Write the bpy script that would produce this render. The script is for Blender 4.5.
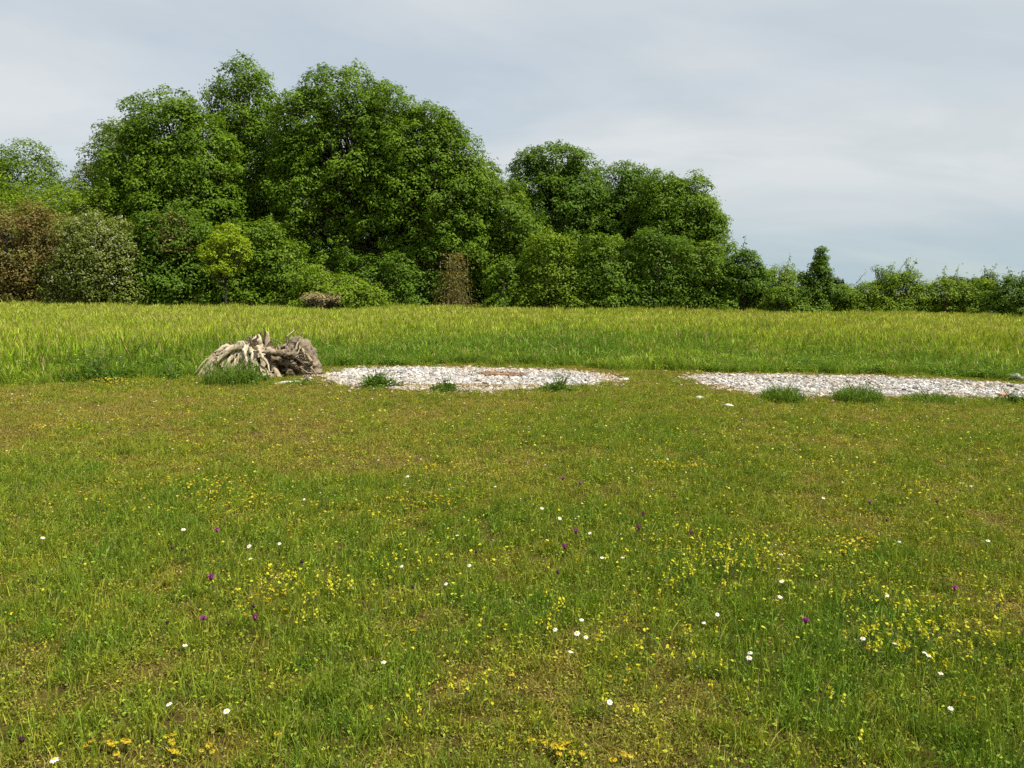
import bpy, bmesh, math, random
import numpy as np
from mathutils import Vector, Matrix

R = math.radians
scene = bpy.context.scene
for o in list(bpy.data.objects):
    bpy.data.objects.remove(o)
col = scene.collection

# ------------------------------------------------------------------ camera
FPX, CW, CH = 788.0, 1024, 768
CAM_H, HORIZON, ROLL = 1.60, 289.0, 0.70
PITCH = math.degrees(math.atan((CH / 2 - HORIZON) / FPX))
cam_data = bpy.data.cameras.new('camera')
cam = bpy.data.objects.new('camera', cam_data)
col.objects.link(cam)
cam_data.sensor_width = 36.0
cam_data.lens = FPX / CW * 36.0
cam_data.clip_start = 0.05
cam_data.clip_end = 6000
cam.matrix_world = (Matrix.Translation((0, 0, CAM_H)) @ Matrix.Rotation(R(90 - PITCH), 4, 'X')
                    @ Matrix.Rotation(R(ROLL), 4, 'Z'))
scene.camera = cam

# ------------------------------------------------------------------ sky and sun
SUN_EL, SUN_AZ = 58.0, 112.0       # azimuth clockwise from the view direction (+Y)
world = bpy.data.worlds.new('World')
scene.world = world
world.use_nodes = True
wn, wl = world.node_tree.nodes, world.node_tree.links
wn.clear()
def wnode(t, **kw):
    n = wn.new(t)
    for k, v in kw.items():
        setattr(n, k, v)
    return n
w_out = wnode('ShaderNodeOutputWorld')
w_bg = wnode('ShaderNodeBackground')
w_bg.inputs['Strength'].default_value = 0.085
w_sky = wnode('ShaderNodeTexSky', sky_type='NISHITA', sun_disc=False)
w_sky.sun_elevation, w_sky.sun_rotation = R(SUN_EL), R(SUN_AZ)
w_sky.air_density, w_sky.dust_density, w_sky.ozone_density = 1.0, 0.4, 1.0
w_tc = wnode('ShaderNodeTexCoord')
w_sep = wnode('ShaderNodeSeparateXYZ')
wl.new(w_tc.outputs['Generated'], w_sep.inputs[0])
def wmath(op, a, b=None):
    n = wnode('ShaderNodeMath', operation=op)
    for i, v in enumerate((a, b)):
        if v is None:
            continue
        if isinstance(v, (int, float)):
            n.inputs[i].default_value = v
        else:
            wl.new(v, n.inputs[i])
    return n.outputs[0]
zz = wmath('ADD', wmath('MAXIMUM', w_sep.outputs[2], 0.0), 0.14)
w_comb = wnode('ShaderNodeCombineXYZ')
wl.new(wmath('DIVIDE', w_sep.outputs[0], zz), w_comb.inputs[0])
wl.new(wmath('DIVIDE', w_sep.outputs[1], zz), w_comb.inputs[1])
def wnoise(scale, detail, rough, dist, loc, stretch):
    mp = wnode('ShaderNodeMapping')
    mp.inputs['Location'].default_value = loc
    mp.inputs['Scale'].default_value = stretch
    wl.new(w_comb.outputs[0], mp.inputs['Vector'])
    n = wnode('ShaderNodeTexNoise')
    n.inputs['Scale'].default_value = scale
    n.inputs['Detail'].default_value = detail
    n.inputs['Roughness'].default_value = rough
    n.inputs['Distortion'].default_value = dist
    wl.new(mp.outputs[0], n.inputs['Vector'])
    return n.outputs['Fac']
def wramp(fac, stops):
    n = wnode('ShaderNodeValToRGB')
    els = n.color_ramp.elements
    while len(els) < len(stops):
        els.new(0.5)
    for e, (p, c) in zip(els, stops):
        e.position = p
        e.color = (*c, 1)
    wl.new(fac, n.inputs[0])
    return n.outputs[0]
n_cover = wnoise(0.42, 7, 0.56, 0.5, (3.1, 0.6, 0), (0.8, 1.0, 1))
n_shade = wnoise(0.8, 6, 0.55, 0.6, (7.3, 2.2, 0), (0.7, 1.0, 1))
cover = wramp(n_cover, [(0.34, (0.74,) * 3), (0.50, (0.99,) * 3)])
low = wnode('ShaderNodeMapRange', interpolation_type='SMOOTHSTEP')      # the cloud sheet thins out towards the horizon
wl.new(w_sep.outputs[2], low.inputs['Value'])
low.inputs['From Min'].default_value, low.inputs['From Max'].default_value = -0.02, 0.17
low.inputs['To Min'].default_value, low.inputs['To Max'].default_value = 0.0, 1.0
cover = wmath('MAXIMUM', cover, wmath('SUBTRACT', 0.85, low.outputs[0]))
cloud = wramp(n_shade, [(0.36, (4.35, 4.80, 5.08)), (0.58, (5.35, 5.58, 5.68))])
w_hz = wnode('ShaderNodeMix', data_type='RGBA')      # pale blue distance haze low in the sky
wl.new(low.outputs[0], w_hz.inputs['Factor'])
w_hz.inputs['A'].default_value = (3.15, 4.0, 4.45, 1)
wl.new(cloud, w_hz.inputs['B'])
cloud = w_hz.outputs['Result']
w_mix = wnode('ShaderNodeMix', data_type='RGBA')
wl.new(cover, w_mix.inputs['Factor'])
wl.new(w_sky.outputs[0], w_mix.inputs['A'])
wl.new(cloud, w_mix.inputs['B'])
wl.new(w_mix.outputs['Result'], w_bg.inputs['Color'])
wl.new(w_bg.outputs[0], w_out.inputs['Surface'])

sun_data = bpy.data.lights.new('sun', 'SUN')
sun_data.energy, sun_data.angle, sun_data.color = 5.0, R(0.6), (1.0, 0.95, 0.86)
sun = bpy.data.objects.new('sun', sun_data)
col.objects.link(sun)
sd = Vector((math.cos(R(SUN_EL)) * math.sin(R(SUN_AZ)), math.cos(R(SUN_EL)) * math.cos(R(SUN_AZ)), math.sin(R(SUN_EL))))
sun.rotation_euler = sd.to_track_quat('Z', 'Y').to_euler()

scene.view_settings.view_transform = 'Standard'
scene.view_settings.look = 'None'
scene.view_settings.gamma = 1
scene.view_settings.exposure = 0.70
scene.cycles.max_bounces = 5
scene.cycles.diffuse_bounces = 3
scene.cycles.transmission_bounces = 4
scene.cycles.use_denoising = False

# ------------------------------------------------------------------ helpers
rng = np.random.default_rng(7)
random.seed(7)
CM = np.array(cam.matrix_world)

def ray(px, py):
    v = np.array([(px - CW / 2) / FPX, -(py - CH / 2) / FPX, -1.0])
    return CM[:3, :3] @ v
def ground_at(px, py, z=0.0):
    d = ray(px, py)
    t = (z - CAM_H) / d[2]
    return d[0] * t, d[1] * t
def at_depth(px, py, Y):
    d = ray(px, py)
    t = Y / d[1]
    return d[0] * t, CAM_H + d[2] * t

def hash2(ix, iy, s):
    h = (ix.astype(np.int64) * 374761393 + iy.astype(np.int64) * 668265263 + s * 982451653) & 0xffffffff
    h = ((h ^ (h >> 13)) * 1274126177) & 0xffffffff
    return ((h ^ (h >> 16)) & 0xffff) / 65535.0
def vnoise(x, y, s=0):
    x, y = np.asarray(x, float), np.asarray(y, float)
    ix, iy = np.floor(x), np.floor(y)
    fx, fy = x - ix, y - iy
    fx, fy = fx * fx * (3 - 2 * fx), fy * fy * (3 - 2 * fy)
    a, b = hash2(ix, iy, s), hash2(ix + 1, iy, s)
    c, d = hash2(ix, iy + 1, s), hash2(ix + 1, iy + 1, s)
    return (a * (1 - fx) + b * fx) * (1 - fy) + (c * (1 - fx) + d * fx) * fy
def fbm(x, y, s=0, o=4):
    x, y = np.asarray(x, float), np.asarray(y, float)
    v, a, t = 0.0, 0.5, 0.0
    for i in range(o):
        v = v + a * vnoise(x * 2 ** i + 17.3 * i, y * 2 ** i - 9.1 * i, s + i)
        t += a
        a *= 0.55
    return v / t
def sstep(a, b, x):
    t = np.clip((x - a) / (b - a), 0, 1)
    return t * t * (3 - 2 * t)
def gz(x, y):
    x, y = np.asarray(x, float), np.asarray(y, float)
    return (fbm(x * 0.45, y * 0.45, 3, 3) - 0.5) * 0.07 * np.clip(1 - np.abs(y) / 120, 0, 1)

def tag(o, label=None, cat=None, group=None, kind=None):
    if label: o['label'] = label
    if cat: o['category'] = cat
    if group: o['group'] = group
    if kind: o['kind'] = kind
    return o
def mesh_np(name, V, F, mats=(), smooth=False, attrs=None):
    """V (n,3); F a list of arrays (m,3) / (m,4); attrs name -> per-vertex floats"""
    me = bpy.data.meshes.new(name)
    V = np.asarray(V, np.float32)
    loops = np.concatenate([np.asarray(f, np.int32).ravel() for f in F])
    sizes = np.concatenate([np.full(len(f), np.asarray(f).shape[1], np.int32) for f in F])
    me.vertices.add(len(V))
    me.vertices.foreach_set('co', V.ravel())
    me.loops.add(len(loops))
    me.loops.foreach_set('vertex_index', loops)
    me.polygons.add(len(sizes))
    me.polygons.foreach_set('loop_start', np.concatenate([[0], np.cumsum(sizes)[:-1]]).astype(np.int32))
    me.polygons.foreach_set('loop_total', sizes)
    me.update(calc_edges=True)
    if smooth:
        me.polygons.foreach_set('use_smooth', np.ones(len(sizes), bool))
    for k, a in (attrs or {}).items():
        at = me.attributes.new(k, 'FLOAT', 'POINT')
        at.data.foreach_set('value', np.asarray(a, np.float32))
    for m in mats:
        me.materials.append(m)
    return me
def obj(name, me, parent=None, loc=(0, 0, 0), rot=(0, 0, 0)):
    o = bpy.data.objects.new(name, me)
    col.objects.link(o)
    o.parent = parent
    o.location, o.rotation_euler = loc, rot
    return o
class Geo:
    """collects tubes and quads with per-vertex values"""
    def __init__(s):
        s.V, s.T, s.Q, s.A, s.n = [], [], [], [], 0
    def add(s, V, T=None, Q=None, a=0.5):
        V = np.asarray(V, float)
        if T is not None: s.T.append(np.asarray(T, int) + s.n)
        if Q is not None: s.Q.append(np.asarray(Q, int) + s.n)
        s.V.append(V)
        s.A.append(np.full(len(V), a) if np.isscalar(a) else np.asarray(a, float))
        s.n += len(V)
    def tube(s, pts, rad, sides=6, a=0.5, rough=0.0):
        pts = np.asarray(pts, float)
        n = len(pts)
        tan = np.gradient(pts, axis=0)
        tan /= np.linalg.norm(tan, axis=1, keepdims=True) + 1e-9
        ref = np.where(np.abs(tan[:, 2:3]) > 0.9, np.array([[1.0, 0, 0]]), np.array([[0, 0, 1.0]]))
        u = np.cross(tan, ref); u /= np.linalg.norm(u, axis=1, keepdims=True) + 1e-9
        v = np.cross(tan, u)
        ang = np.linspace(0, 2 * np.pi, sides, endpoint=False)
        rad = np.broadcast_to(np.asarray(rad, float), (n,))
        rr = rad[:, None] * (1 + rough * rng.normal(size=(n, sides)))
        V = pts[:, None, :] + rr[..., None] * (np.cos(ang)[None, :, None] * u[:, None, :] + np.sin(ang)[None, :, None] * v[:, None, :])
        i, j = np.meshgrid(np.arange(n - 1), np.arange(sides), indexing='ij')
        k = (j + 1) % sides
        Q = np.stack([i * sides + j, i * sides + k, (i + 1) * sides + k, (i + 1) * sides + j], -1).reshape(-1, 4)
        V = np.concatenate([V.reshape(-1, 3), pts[-1:]])
        T = np.stack([(n - 1) * sides + np.arange(sides), (n - 1) * sides + (np.arange(sides) + 1) % sides,
                      np.full(sides, n * sides)], -1)
        s.add(V, T=T, Q=Q, a=a)
    def mesh(s, name, mats, smooth=False, attr='tv'):
        F = []
        if s.T: F.append(np.concatenate(s.T))
        if s.Q: F.append(np.concatenate(s.Q))
        return mesh_np(name, np.concatenate(s.V), F, mats, smooth, {attr: np.concatenate(s.A)})

# ------------------------------------------------------------------ materials
def new_mat(name):
    m = bpy.data.materials.new(name)
    m.use_nodes = True
    m.node_tree.nodes.clear()
    return m, m.node_tree.nodes, m.node_tree.links
def ramp_node(N, L, fac, stops):
    n = N.new('ShaderNodeValToRGB')
    els = n.color_ramp.elements
    while len(els) < len(stops):
        els.new(0.5)
    for e, (p, c) in zip(els, stops):
        e.position, e.color = p, (*c, 1)
    L.new(fac, n.inputs[0])
    return n.outputs[0]
def leaf_shader(N, L, colour, transl=0.3, gloss=0.12, rough=0.5, warm=(1.25, 1.15, 0.6)):
    p = N.new('ShaderNodeBsdfPrincipled')
    L.new(colour, p.inputs['Base Color'])
    p.inputs['Roughness'].default_value = rough
    p.inputs['Specular IOR Level'].default_value = gloss
    t = N.new('ShaderNodeBsdfTranslucent')
    mul = N.new('ShaderNodeMix'); mul.data_type = 'RGBA'; mul.blend_type = 'MULTIPLY'
    mul.inputs['Factor'].default_value = 1.0
    L.new(colour, mul.inputs['A']); mul.inputs['B'].default_value = (*warm, 1)
    L.new(mul.outputs['Result'], t.inputs['Color'])
    mx = N.new('ShaderNodeMixShader'); mx.inputs[0].default_value = transl
    L.new(p.outputs[0], mx.inputs[1]); L.new(t.outputs[0], mx.inputs[2])
    out = N.new('ShaderNodeOutputMaterial')
    L.new(mx.outputs[0], out.inputs['Surface'])
def leaf_mat(name, stops, transl=0.3, gloss=0.25):
    """colour follows the vertex value tv (leaf and clump variation)"""
    m, N, L = new_mat(name)
    a = N.new('ShaderNodeAttribute'); a.attribute_name = 'tv'
    leaf_shader(N, L, ramp_node(N, L, a.outputs['Fac'], stops), transl, gloss)
    return m
def grass_mat(name, transl=0.28, gloss=0.10):
    """colour = colour carried by the tuft (icol) varied per blade (tv)"""
    m, N, L = new_mat(name)
    i = N.new('ShaderNodeAttribute'); i.attribute_type = 'INSTANCER'; i.attribute_name = 'icol'
    a = N.new('ShaderNodeAttribute'); a.attribute_name = 'tv'
    var = ramp_node(N, L, a.outputs['Fac'], [(0.0, (0.28, 0.35, 0.45)), (0.45, (0.95, 0.97, 1.0)), (0.9, (2.0, 1.85, 1.8))])
    mul = N.new('ShaderNodeMix'); mul.data_type = 'RGBA'; mul.blend_type = 'MULTIPLY'
    mul.inputs['Factor'].default_value = 1.0
    L.new(i.outputs['Color'], mul.inputs['A']); L.new(var, mul.inputs['B'])
    gt = N.new('ShaderNodeMath'); gt.operation = 'GREATER_THAN'; gt.inputs[1].default_value = 0.95
    L.new(a.outputs['Fac'], gt.inputs[0])
    dry_ = N.new('ShaderNodeMix'); dry_.data_type = 'RGBA'
    L.new(gt.outputs[0], dry_.inputs['Factor']); L.new(mul.outputs['Result'], dry_.inputs['A'])
    dry_.inputs['B'].default_value = (0.38, 0.315, 0.115, 1)
    mul = dry_
    leaf_shader(N, L, mul.outputs['Result'], transl, gloss)
    return m
def solid_mat(name, stops, scale=20.0, rough=0.85, detail=6, bump=0.0, attr=None, spec=0.2):
    m, N, L = new_mat(name)
    tc = N.new('ShaderNodeTexCoord')
    ns = N.new('ShaderNodeTexNoise')
    ns.inputs['Scale'].default_value = scale
    ns.inputs['Detail'].default_value = detail
    ns.inputs['Roughness'].default_value = 0.65
    L.new(tc.outputs['Object'], ns.inputs['Vector'])
    fac = ns.outputs['Fac']
    if attr:
        a = N.new('ShaderNodeAttribute'); a.attribute_name = attr
        mm = N.new('ShaderNodeMath'); mm.operation = 'MULTIPLY_ADD'
        sb = N.new('ShaderNodeMath'); sb.operation = 'SUBTRACT'
        L.new(fac, sb.inputs[0]); sb.inputs[1].default_value = 0.5
        L.new(sb.outputs[0], mm.inputs[0]); mm.inputs[1].default_value = 0.9
        L.new(a.outputs['Fac'], mm.inputs[2])
        fac = mm.outputs[0]
    p = N.new('ShaderNodeBsdfPrincipled')
    L.new(ramp_node(N, L, fac, stops), p.inputs['Base Color'])
    p.inputs['Roughness'].default_value = rough
    p.inputs['Specular IOR Level'].default_value = spec
    if bump:
        b = N.new('ShaderNodeBump'); b.inputs['Strength'].default_value = bump
        b.inputs['Distance'].default_value = 0.02
        L.new(ns.outputs['Fac'], b.inputs['Height']); L.new(b.outputs[0], p.inputs['Normal'])
    out = N.new('ShaderNodeOutputMaterial')
    L.new(p.outputs[0], out.inputs['Surface'])
    return m

M_soil = solid_mat('soil_thatch', [(0.3, (0.030, 0.020, 0.007)), (0.5, (0.062, 0.046, 0.012)), (0.62, (0.075, 0.066, 0.012)), (0.75, (0.13, 0.095, 0.032))], 9, bump=0.8, spec=0.05)
M_gravel_bed = solid_mat('gravel_fines', [(0.3, (0.17, 0.14, 0.095)), (0.55, (0.30, 0.265, 0.205)), (0.75, (0.40, 0.37, 0.31))], 25, bump=0.8)
M_grass = grass_mat('grass_blades')
M_bark = solid_mat('bark', [(0.3, (0.018, 0.014, 0.010)), (0.6, (0.06, 0.048, 0.036)), (0.8, (0.11, 0.095, 0.075))], 6, bump=0.6)
M_stem = leaf_mat('green_stem', [(0, (0.05, 0.085, 0.015)), (1, (0.09, 0.12, 0.03))], 0.1)

# ------------------------------------------------------------------ ground
def axis(near, step, far):
    a = list(np.arange(-near, near + 1e-6, step))
    v, s = near, step
    while v < far:
        s *= 1.45
        v += s
        a.append(v); a.insert(0, -v)
    return np.array(a)
gx, gy = axis(24, 0.4, 3000), axis(24, 0.4, 3000) + 10
GX, GY = np.meshgrid(gx, gy, indexing='ij')
nx, ny = GX.shape
i, j = np.meshgrid(np.arange(nx - 1), np.arange(ny - 1), indexing='ij')
gq = np.stack([i * ny + j, (i + 1) * ny + j, (i + 1) * ny + j + 1, i * ny + j + 1], -1).reshape(-1, 4)
ground = obj('ground', mesh_np('ground', np.stack([GX, GY, gz(GX, GY)], -1).reshape(-1, 3), [gq], [M_soil], True))
tag(ground, 'flat earth with dry thatch under the grass', 'ground', kind='structure')

# ------------------------------------------------------------------ gravel beds
def poly_world(pts):
    return np.array([ground_at(*p) for p in pts])
def in_poly(x, y, P):
    x, y = np.asarray(x, float), np.asarray(y, float)
    c = np.zeros(x.shape, bool)
    for (x0, y0), (x1, y1) in zip(P, np.roll(P, -1, 0)):
        with np.errstate(divide='ignore', invalid='ignore'):
            c ^= ((y0 > y) != (y1 > y)) & (x < (x1 - x0) * (y - y0) / (y1 - y0 + 1e-12) + x0)
    return c
def poly_dist(x, y, P):
    d = np.full(np.shape(x), 1e9)
    for (x0, y0), (x1, y1) in zip(P, np.roll(P, -1, 0)):
        L2 = (x1 - x0) ** 2 + (y1 - y0) ** 2 + 1e-9
        t = np.clip(((x - x0) * (x1 - x0) + (y - y0) * (y1 - y0)) / L2, 0, 1)
        d = np.minimum(d, np.hypot(x - x0 - t * (x1 - x0), y - y0 - t * (y1 - y0)))
    return d
BEDS = [
    ('gravel_bed', 'oval bed of pale gravel with a bare strip beside the uprooted stump',
     poly_world([(318, 376), (345, 369), (400, 368), (470, 368), (540, 369), (595, 373.5), (622, 379), (600, 384.5), (560, 387),
                 (520, 391), (470, 392), (400, 390), (345, 386.5), (322, 382)])),
    ('gravel_bed', 'longer bed of pale gravel with two round weed tufts on its rim',
     poly_world([(683, 376.5), (720, 375), (800, 376), (880, 378), (960, 381), (1030, 386), (1100, 392), (1120, 400),
                 (1060, 402), (980, 399), (930, 397), (870, 398), (810, 398), (762, 395), (720, 388), (692, 382)])),
]
STRIP = poly_world([(392, 388.6), (470, 389.6), (535, 388.4), (562, 385.6), (520, 385.4), (470, 385.6), (398, 385.8)])   # bare earth strip
RUST = poly_world([(474, 374.5), (486, 371.2), (512, 372), (530, 374.5), (522, 377.4), (488, 377.4)])
def gravel_mask(x, y, grow=0.0):
    """>0 inside a bed, ragged edge"""
    best = np.full(np.shape(x), -1e9)
    for _, _, P in BEDS:
        d = poly_dist(x, y, P)
        sd_ = np.where(in_poly(x, y, P), d, -d)
        best = np.maximum(best, sd_)
    return best + (fbm(np.asarray(x) * 2.2, np.asarray(y) * 2.2, 41, 3) - 0.5) * 0.55 + grow
def in_strip(x, y):
    return in_poly(x, y, STRIP) | in_poly(x, y, RUST)

# ------------------------------------------------------------------ geometry-node scatter
def scatter(name, verts, rots, scls, vids, cols, sources, label, cat, parent=None):
    """one stuff object: points that carry a source mesh each"""
    me = bpy.data.meshes.new(name)
    me.vertices.add(len(verts))
    me.vertices.foreach_set('co', np.asarray(verts, np.float32).ravel())
    a = me.attributes.new('rot', 'FLOAT_VECTOR', 'POINT'); a.data.foreach_set('vector', np.asarray(rots, np.float32).ravel())
    a = me.attributes.new('scl', 'FLOAT_VECTOR', 'POINT'); a.data.foreach_set('vector', np.asarray(scls, np.float32).ravel())
    a = me.attributes.new('vid', 'INT', 'POINT'); a.data.foreach_set('value', np.asarray(vids, np.int32))
    a = me.attributes.new('icol', 'FLOAT_COLOR', 'POINT')
    a.data.foreach_set('color', np.concatenate([cols, np.ones((len(cols), 1))], 1).astype(np.float32).ravel())
    c = bpy.data.collections.new(name + '_sources')
    for k, s in enumerate(sources):
        c.objects.link(bpy.data.objects.new('%s_%02d' % (name, k), s))
    o = obj(name, me, parent)
    ng = bpy.data.node_groups.new(name + '_scatter', 'GeometryNodeTree')
    ng.interface.new_socket('Geometry', in_out='INPUT', socket_type='NodeSocketGeometry')
    ng.interface.new_socket('Geometry', in_out='OUTPUT', socket_type='NodeSocketGeometry')
    N, L = ng.nodes, ng.links
    gi, go = N.new('NodeGroupInput'), N.new('NodeGroupOutput')
    ci = N.new('GeometryNodeCollectionInfo')
    ci.inputs['Collection'].default_value = c
    ci.inputs['Separate Children'].default_value = True
    ci.inputs['Reset Children'].default_value = True
    ip = N.new('GeometryNodeInstanceOnPoints')
    ip.inputs['Pick Instance'].default_value = True
    def named(n, t):
        q = N.new('GeometryNodeInputNamedAttribute')
        q.data_type = t
        q.inputs['Name'].default_value = n
        return next(s for s in q.outputs if s.enabled and s.name == 'Attribute')
    e2r = N.new('FunctionNodeEulerToRotation')
    L.new(named('rot', 'FLOAT_VECTOR'), e2r.inputs[0])
    L.new(gi.outputs[0], ip.inputs['Points'])
    L.new(ci.outputs[0], ip.inputs['Instance'])
    L.new(named('vid', 'INT'), ip.inputs['Instance Index'])
    L.new(e2r.outputs[0], ip.inputs['Rotation'])
    L.new(named('scl', 'FLOAT_VECTOR'), ip.inputs['Scale'])
    L.new(ip.outputs[0], go.inputs[0])
    md = o.modifiers.new('scatter', 'NODES')
    md.node_group = ng
    if parent is None:
        tag(o, label, cat, kind='stuff')
    else:
        tag(o, label, kind='stuff')
    return o

def blades(n, rad, h, w, lean=0.5, hvar=0.5, seg=3, dry=0.1, curl=0.6, head=0.0, r=rng):
    """a tuft of n grass blades, one mesh"""
    ang = r.uniform(0, 2 * np.pi, n)
    rr = rad * np.sqrt(r.uniform(0, 1, n))
    bx, by = rr * np.cos(ang), rr * np.sin(ang)
    la = r.uniform(0, 2 * np.pi, n)
    le = lean * r.uniform(0.15, 1.0, n)
    H = h * (1 - hvar * r.uniform(0, 1, n))
    W = w * r.uniform(0.6, 1.25, n)
    fa = r.uniform(0, 2 * np.pi, n)
    tv = np.clip(r.normal(0.45, 0.22, n), 0, 0.9)
    tv[r.uniform(0, 1, n) < dry] = 1.0
    V, A = [], []
    for k in range(seg + 1):
        t = k / seg
        off = le * H * (t ** (1 + curl * 1.5))
        z = H * t * (1 - 0.35 * le * t)
        wd = W * (1 - t) ** 0.6 * (0.5 if k == seg else 1)
        if head > 0:
            wd = W * (0.55 if t < 0.6 else (1 + head * math.sin((t - 0.6) / 0.4 * math.pi)))
        cx, cy = bx + off * np.cos(la), by + off * np.sin(la)
        V.append(np.stack([cx - wd / 2 * np.cos(fa), cy - wd / 2 * np.sin(fa), z], 1))
        V.append(np.stack([cx + wd / 2 * np.cos(fa), cy + wd / 2 * np.sin(fa), z], 1))
        A += [tv, tv]
    V = np.concatenate(V); A = np.concatenate(A)
    i = np.arange(n)
    Q = np.concatenate([np.stack([i + 2 * k * n, i + (2 * k + 1) * n, i + (2 * k + 3) * n, i + (2 * k + 2) * n], 1) for k in range(seg)])
    V[:, 2] -= 0.01
    return V, Q, A
def herb(n, rad, h, lw, ll, r=rng):
    """low broad-leaved herb: small leaflets on a dome"""
    ang = r.uniform(0, 2 * np.pi, n); rr = rad * np.sqrt(r.uniform(0, 1, n))
    c = np.stack([rr * np.cos(ang), rr * np.sin(ang), h * r.uniform(0.15, 1, n) * (1 - 0.5 * (rr / rad) ** 2)], 1)
    return leaf_quads(c, np.tile([0, 0, 1.0], (n, 1)) + r.normal(0, 0.55, (n, 3)), ll, lw, np.clip(r.normal(0.45, 0.24, n), 0, 0.9), r)
def leaf_quads(c, nrm, ll, lw, tv, r=rng):
    """kite-shaped leaves folded along the midrib: 4 vertices, 2 triangles"""
    n = len(c)
    nrm = nrm / (np.linalg.norm(nrm, axis=1, keepdims=True) + 1e-9)
    t = r.normal(size=(n, 3))
    t -= nrm * np.sum(t * nrm, 1, keepdims=True)
    t /= np.linalg.norm(t, axis=1, keepdims=True) + 1e-9
    b = np.cross(nrm, t)
    s = r.uniform(0.65, 1.3, (n, 1))
    L_, W_ = ll * s, lw * s
    v0 = c - t * L_ / 2
    v2 = c + t * L_ / 2 - nrm * L_ * 0.12
    v1 = c + b * W_ / 2 - t * L_ * 0.08 + nrm * W_ * 0.18
    v3 = c - b * W_ / 2 - t * L_ * 0.08 + nrm * W_ * 0.18
    V = np.stack([v0, v1, v2, v3], 1).reshape(-1, 3)
    k = np.arange(n) * 4
    T = np.concatenate([np.stack([k, k + 1, k + 2], 1), np.stack([k, k + 2, k + 3], 1)])
    return V, T, np.repeat(tv, 4)
def tuft_mesh(name, *parts):
    g = Geo()
    for kind, (V, F, A) in parts:
        g.add(V, T=F if kind == 'T' else None, Q=F if kind == 'Q' else None, a=A)
    return g.mesh(name, [M_grass])

# ------------------------------------------------------------------ short grass in front
BND_PX = [(-400, 398), (-150, 390), (0, 386), (100, 382), (200, 378), (262, 376), (320, 367), (450, 364.5), (560, 366), (640, 370), (690, 372),
          (850, 374), (960, 377), (1024, 382), (1200, 392), (1500, 408)]
BND = np.array([ground_at(*p) for p in BND_PX])
def bnd(x):
    return np.interp(x, BND[:, 0], BND[:, 1])

def field(x, y):
    """colour and height of the mown grass at a point"""
    lush = fbm(x * 0.5 + 3, y * 0.36, 11, 4)
    mid = fbm(x * 1.7, y * 1.3, 23, 4)
    fine = fbm(x * 5, y * 5, 29, 2)
    k = lush * 0.5 + mid * 0.35 + fine * 0.15
    k = 0.47 + (k - 0.5) * np.interp(y, [3, 7, 12], [1.10, 0.90, 0.60]) + np.interp(y, [3, 7, 12], [0.015, 0.008, 0.0])
    for bx, by, br, am in BUMPS:
        k = k + (0.75 if am > 0 else 0.5) * am * np.exp(-(((x - bx) ** 2 + ((y - by) * 0.8) ** 2) / br ** 2))
    return k
def px_bump(px, py, r, a):
    x, y = ground_at(px, py)
    return (x, y, r, a)
BUMPS = [px_bump(90, 655, 0.28, 0.16), px_bump(120, 600, 0.35, -0.16), px_bump(300, 690, 0.45, 0.10), px_bump(560, 560, 1.1, 0.09),
         px_bump(790, 640, 0.6, 0.14), px_bump(740, 720, 0.5, -0.13), px_bump(600, 735, 0.4, -0.12), px_bump(250, 730, 0.25, -0.12),
         px_bump(440, 640, 0.9, 0.07), px_bump(60, 560, 0.6, -0.06), px_bump(700, 585, 0.5, -0.08), px_bump(680, 430, 1.5, 0.06),
         px_bump(340, 750, 0.3, 0.12), px_bump(990, 720, 0.3, -0.1),
         px_bump(40, 730, 0.3, -0.05), px_bump(640, 500, 1.2, 0.06), px_bump(510, 620, 0.4, -0.08)]

def palette(k, stops):
    ks = [s[0] for s in stops]
    return np.stack([np.interp(k, ks, [s[1][c] for s in stops]) for c in range(3)], 1)
LAWN_COL = [(0.26, (0.215, 0.158, 0.048)), (0.36, (0.234, 0.196, 0.034)), (0.44, (0.224, 0.220, 0.024)), (0.52, (0.190, 0.220, 0.019)),
            (0.60, (0.150, 0.210, 0.017)), (0.72, (0.110, 0.186, 0.017))]

src = []
for q in range(4):   # fine fescue
    src.append(tuft_mesh('fine_tuft', ('Q', blades(36, 0.060, 0.070, 0.0038, 1.0, 0.6, 2, 0.10)), ('T', herb(8, 0.08, 0.030, 0.008, 0.013))))
for q in range(3):   # taller lush tuft
    src.append(tuft_mesh('lush_tuft', ('Q', blades(38, 0.05, 0.115, 0.0044, 0.75, 0.65, 3, 0.04)), ('T', herb(8, 0.07, 0.05, 0.010, 0.017))))
for q in range(3):   # herb mats: clover, trefoil leaves
    src.append(tuft_mesh('herb_mat', ('T', herb(36, 0.085, 0.045, 0.008, 0.013)), ('Q', blades(20, 0.08, 0.080, 0.0034, 0.9, 0.5, 2, 0.15))))
for q in range(3):   # dry moss and straw, lying
    src.append(tuft_mesh('straw', ('Q', blades(40, 0.08, 0.060, 0.0034, 1.5, 0.7, 2, 0.22)), ('T', herb(20, 0.085, 0.020, 0.008, 0.013))))
for q in range(2):   # single flowering stalks
    src.append(tuft_mesh('stalk', ('Q', blades(2, 0.05, 0.19, 0.0026, 0.4, 0.4, 5, 0.5, head=0.7)), ('Q', blades(12, 0.05, 0.09, 0.0035, 0.9, 0.5, 2, 0.1))))

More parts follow.
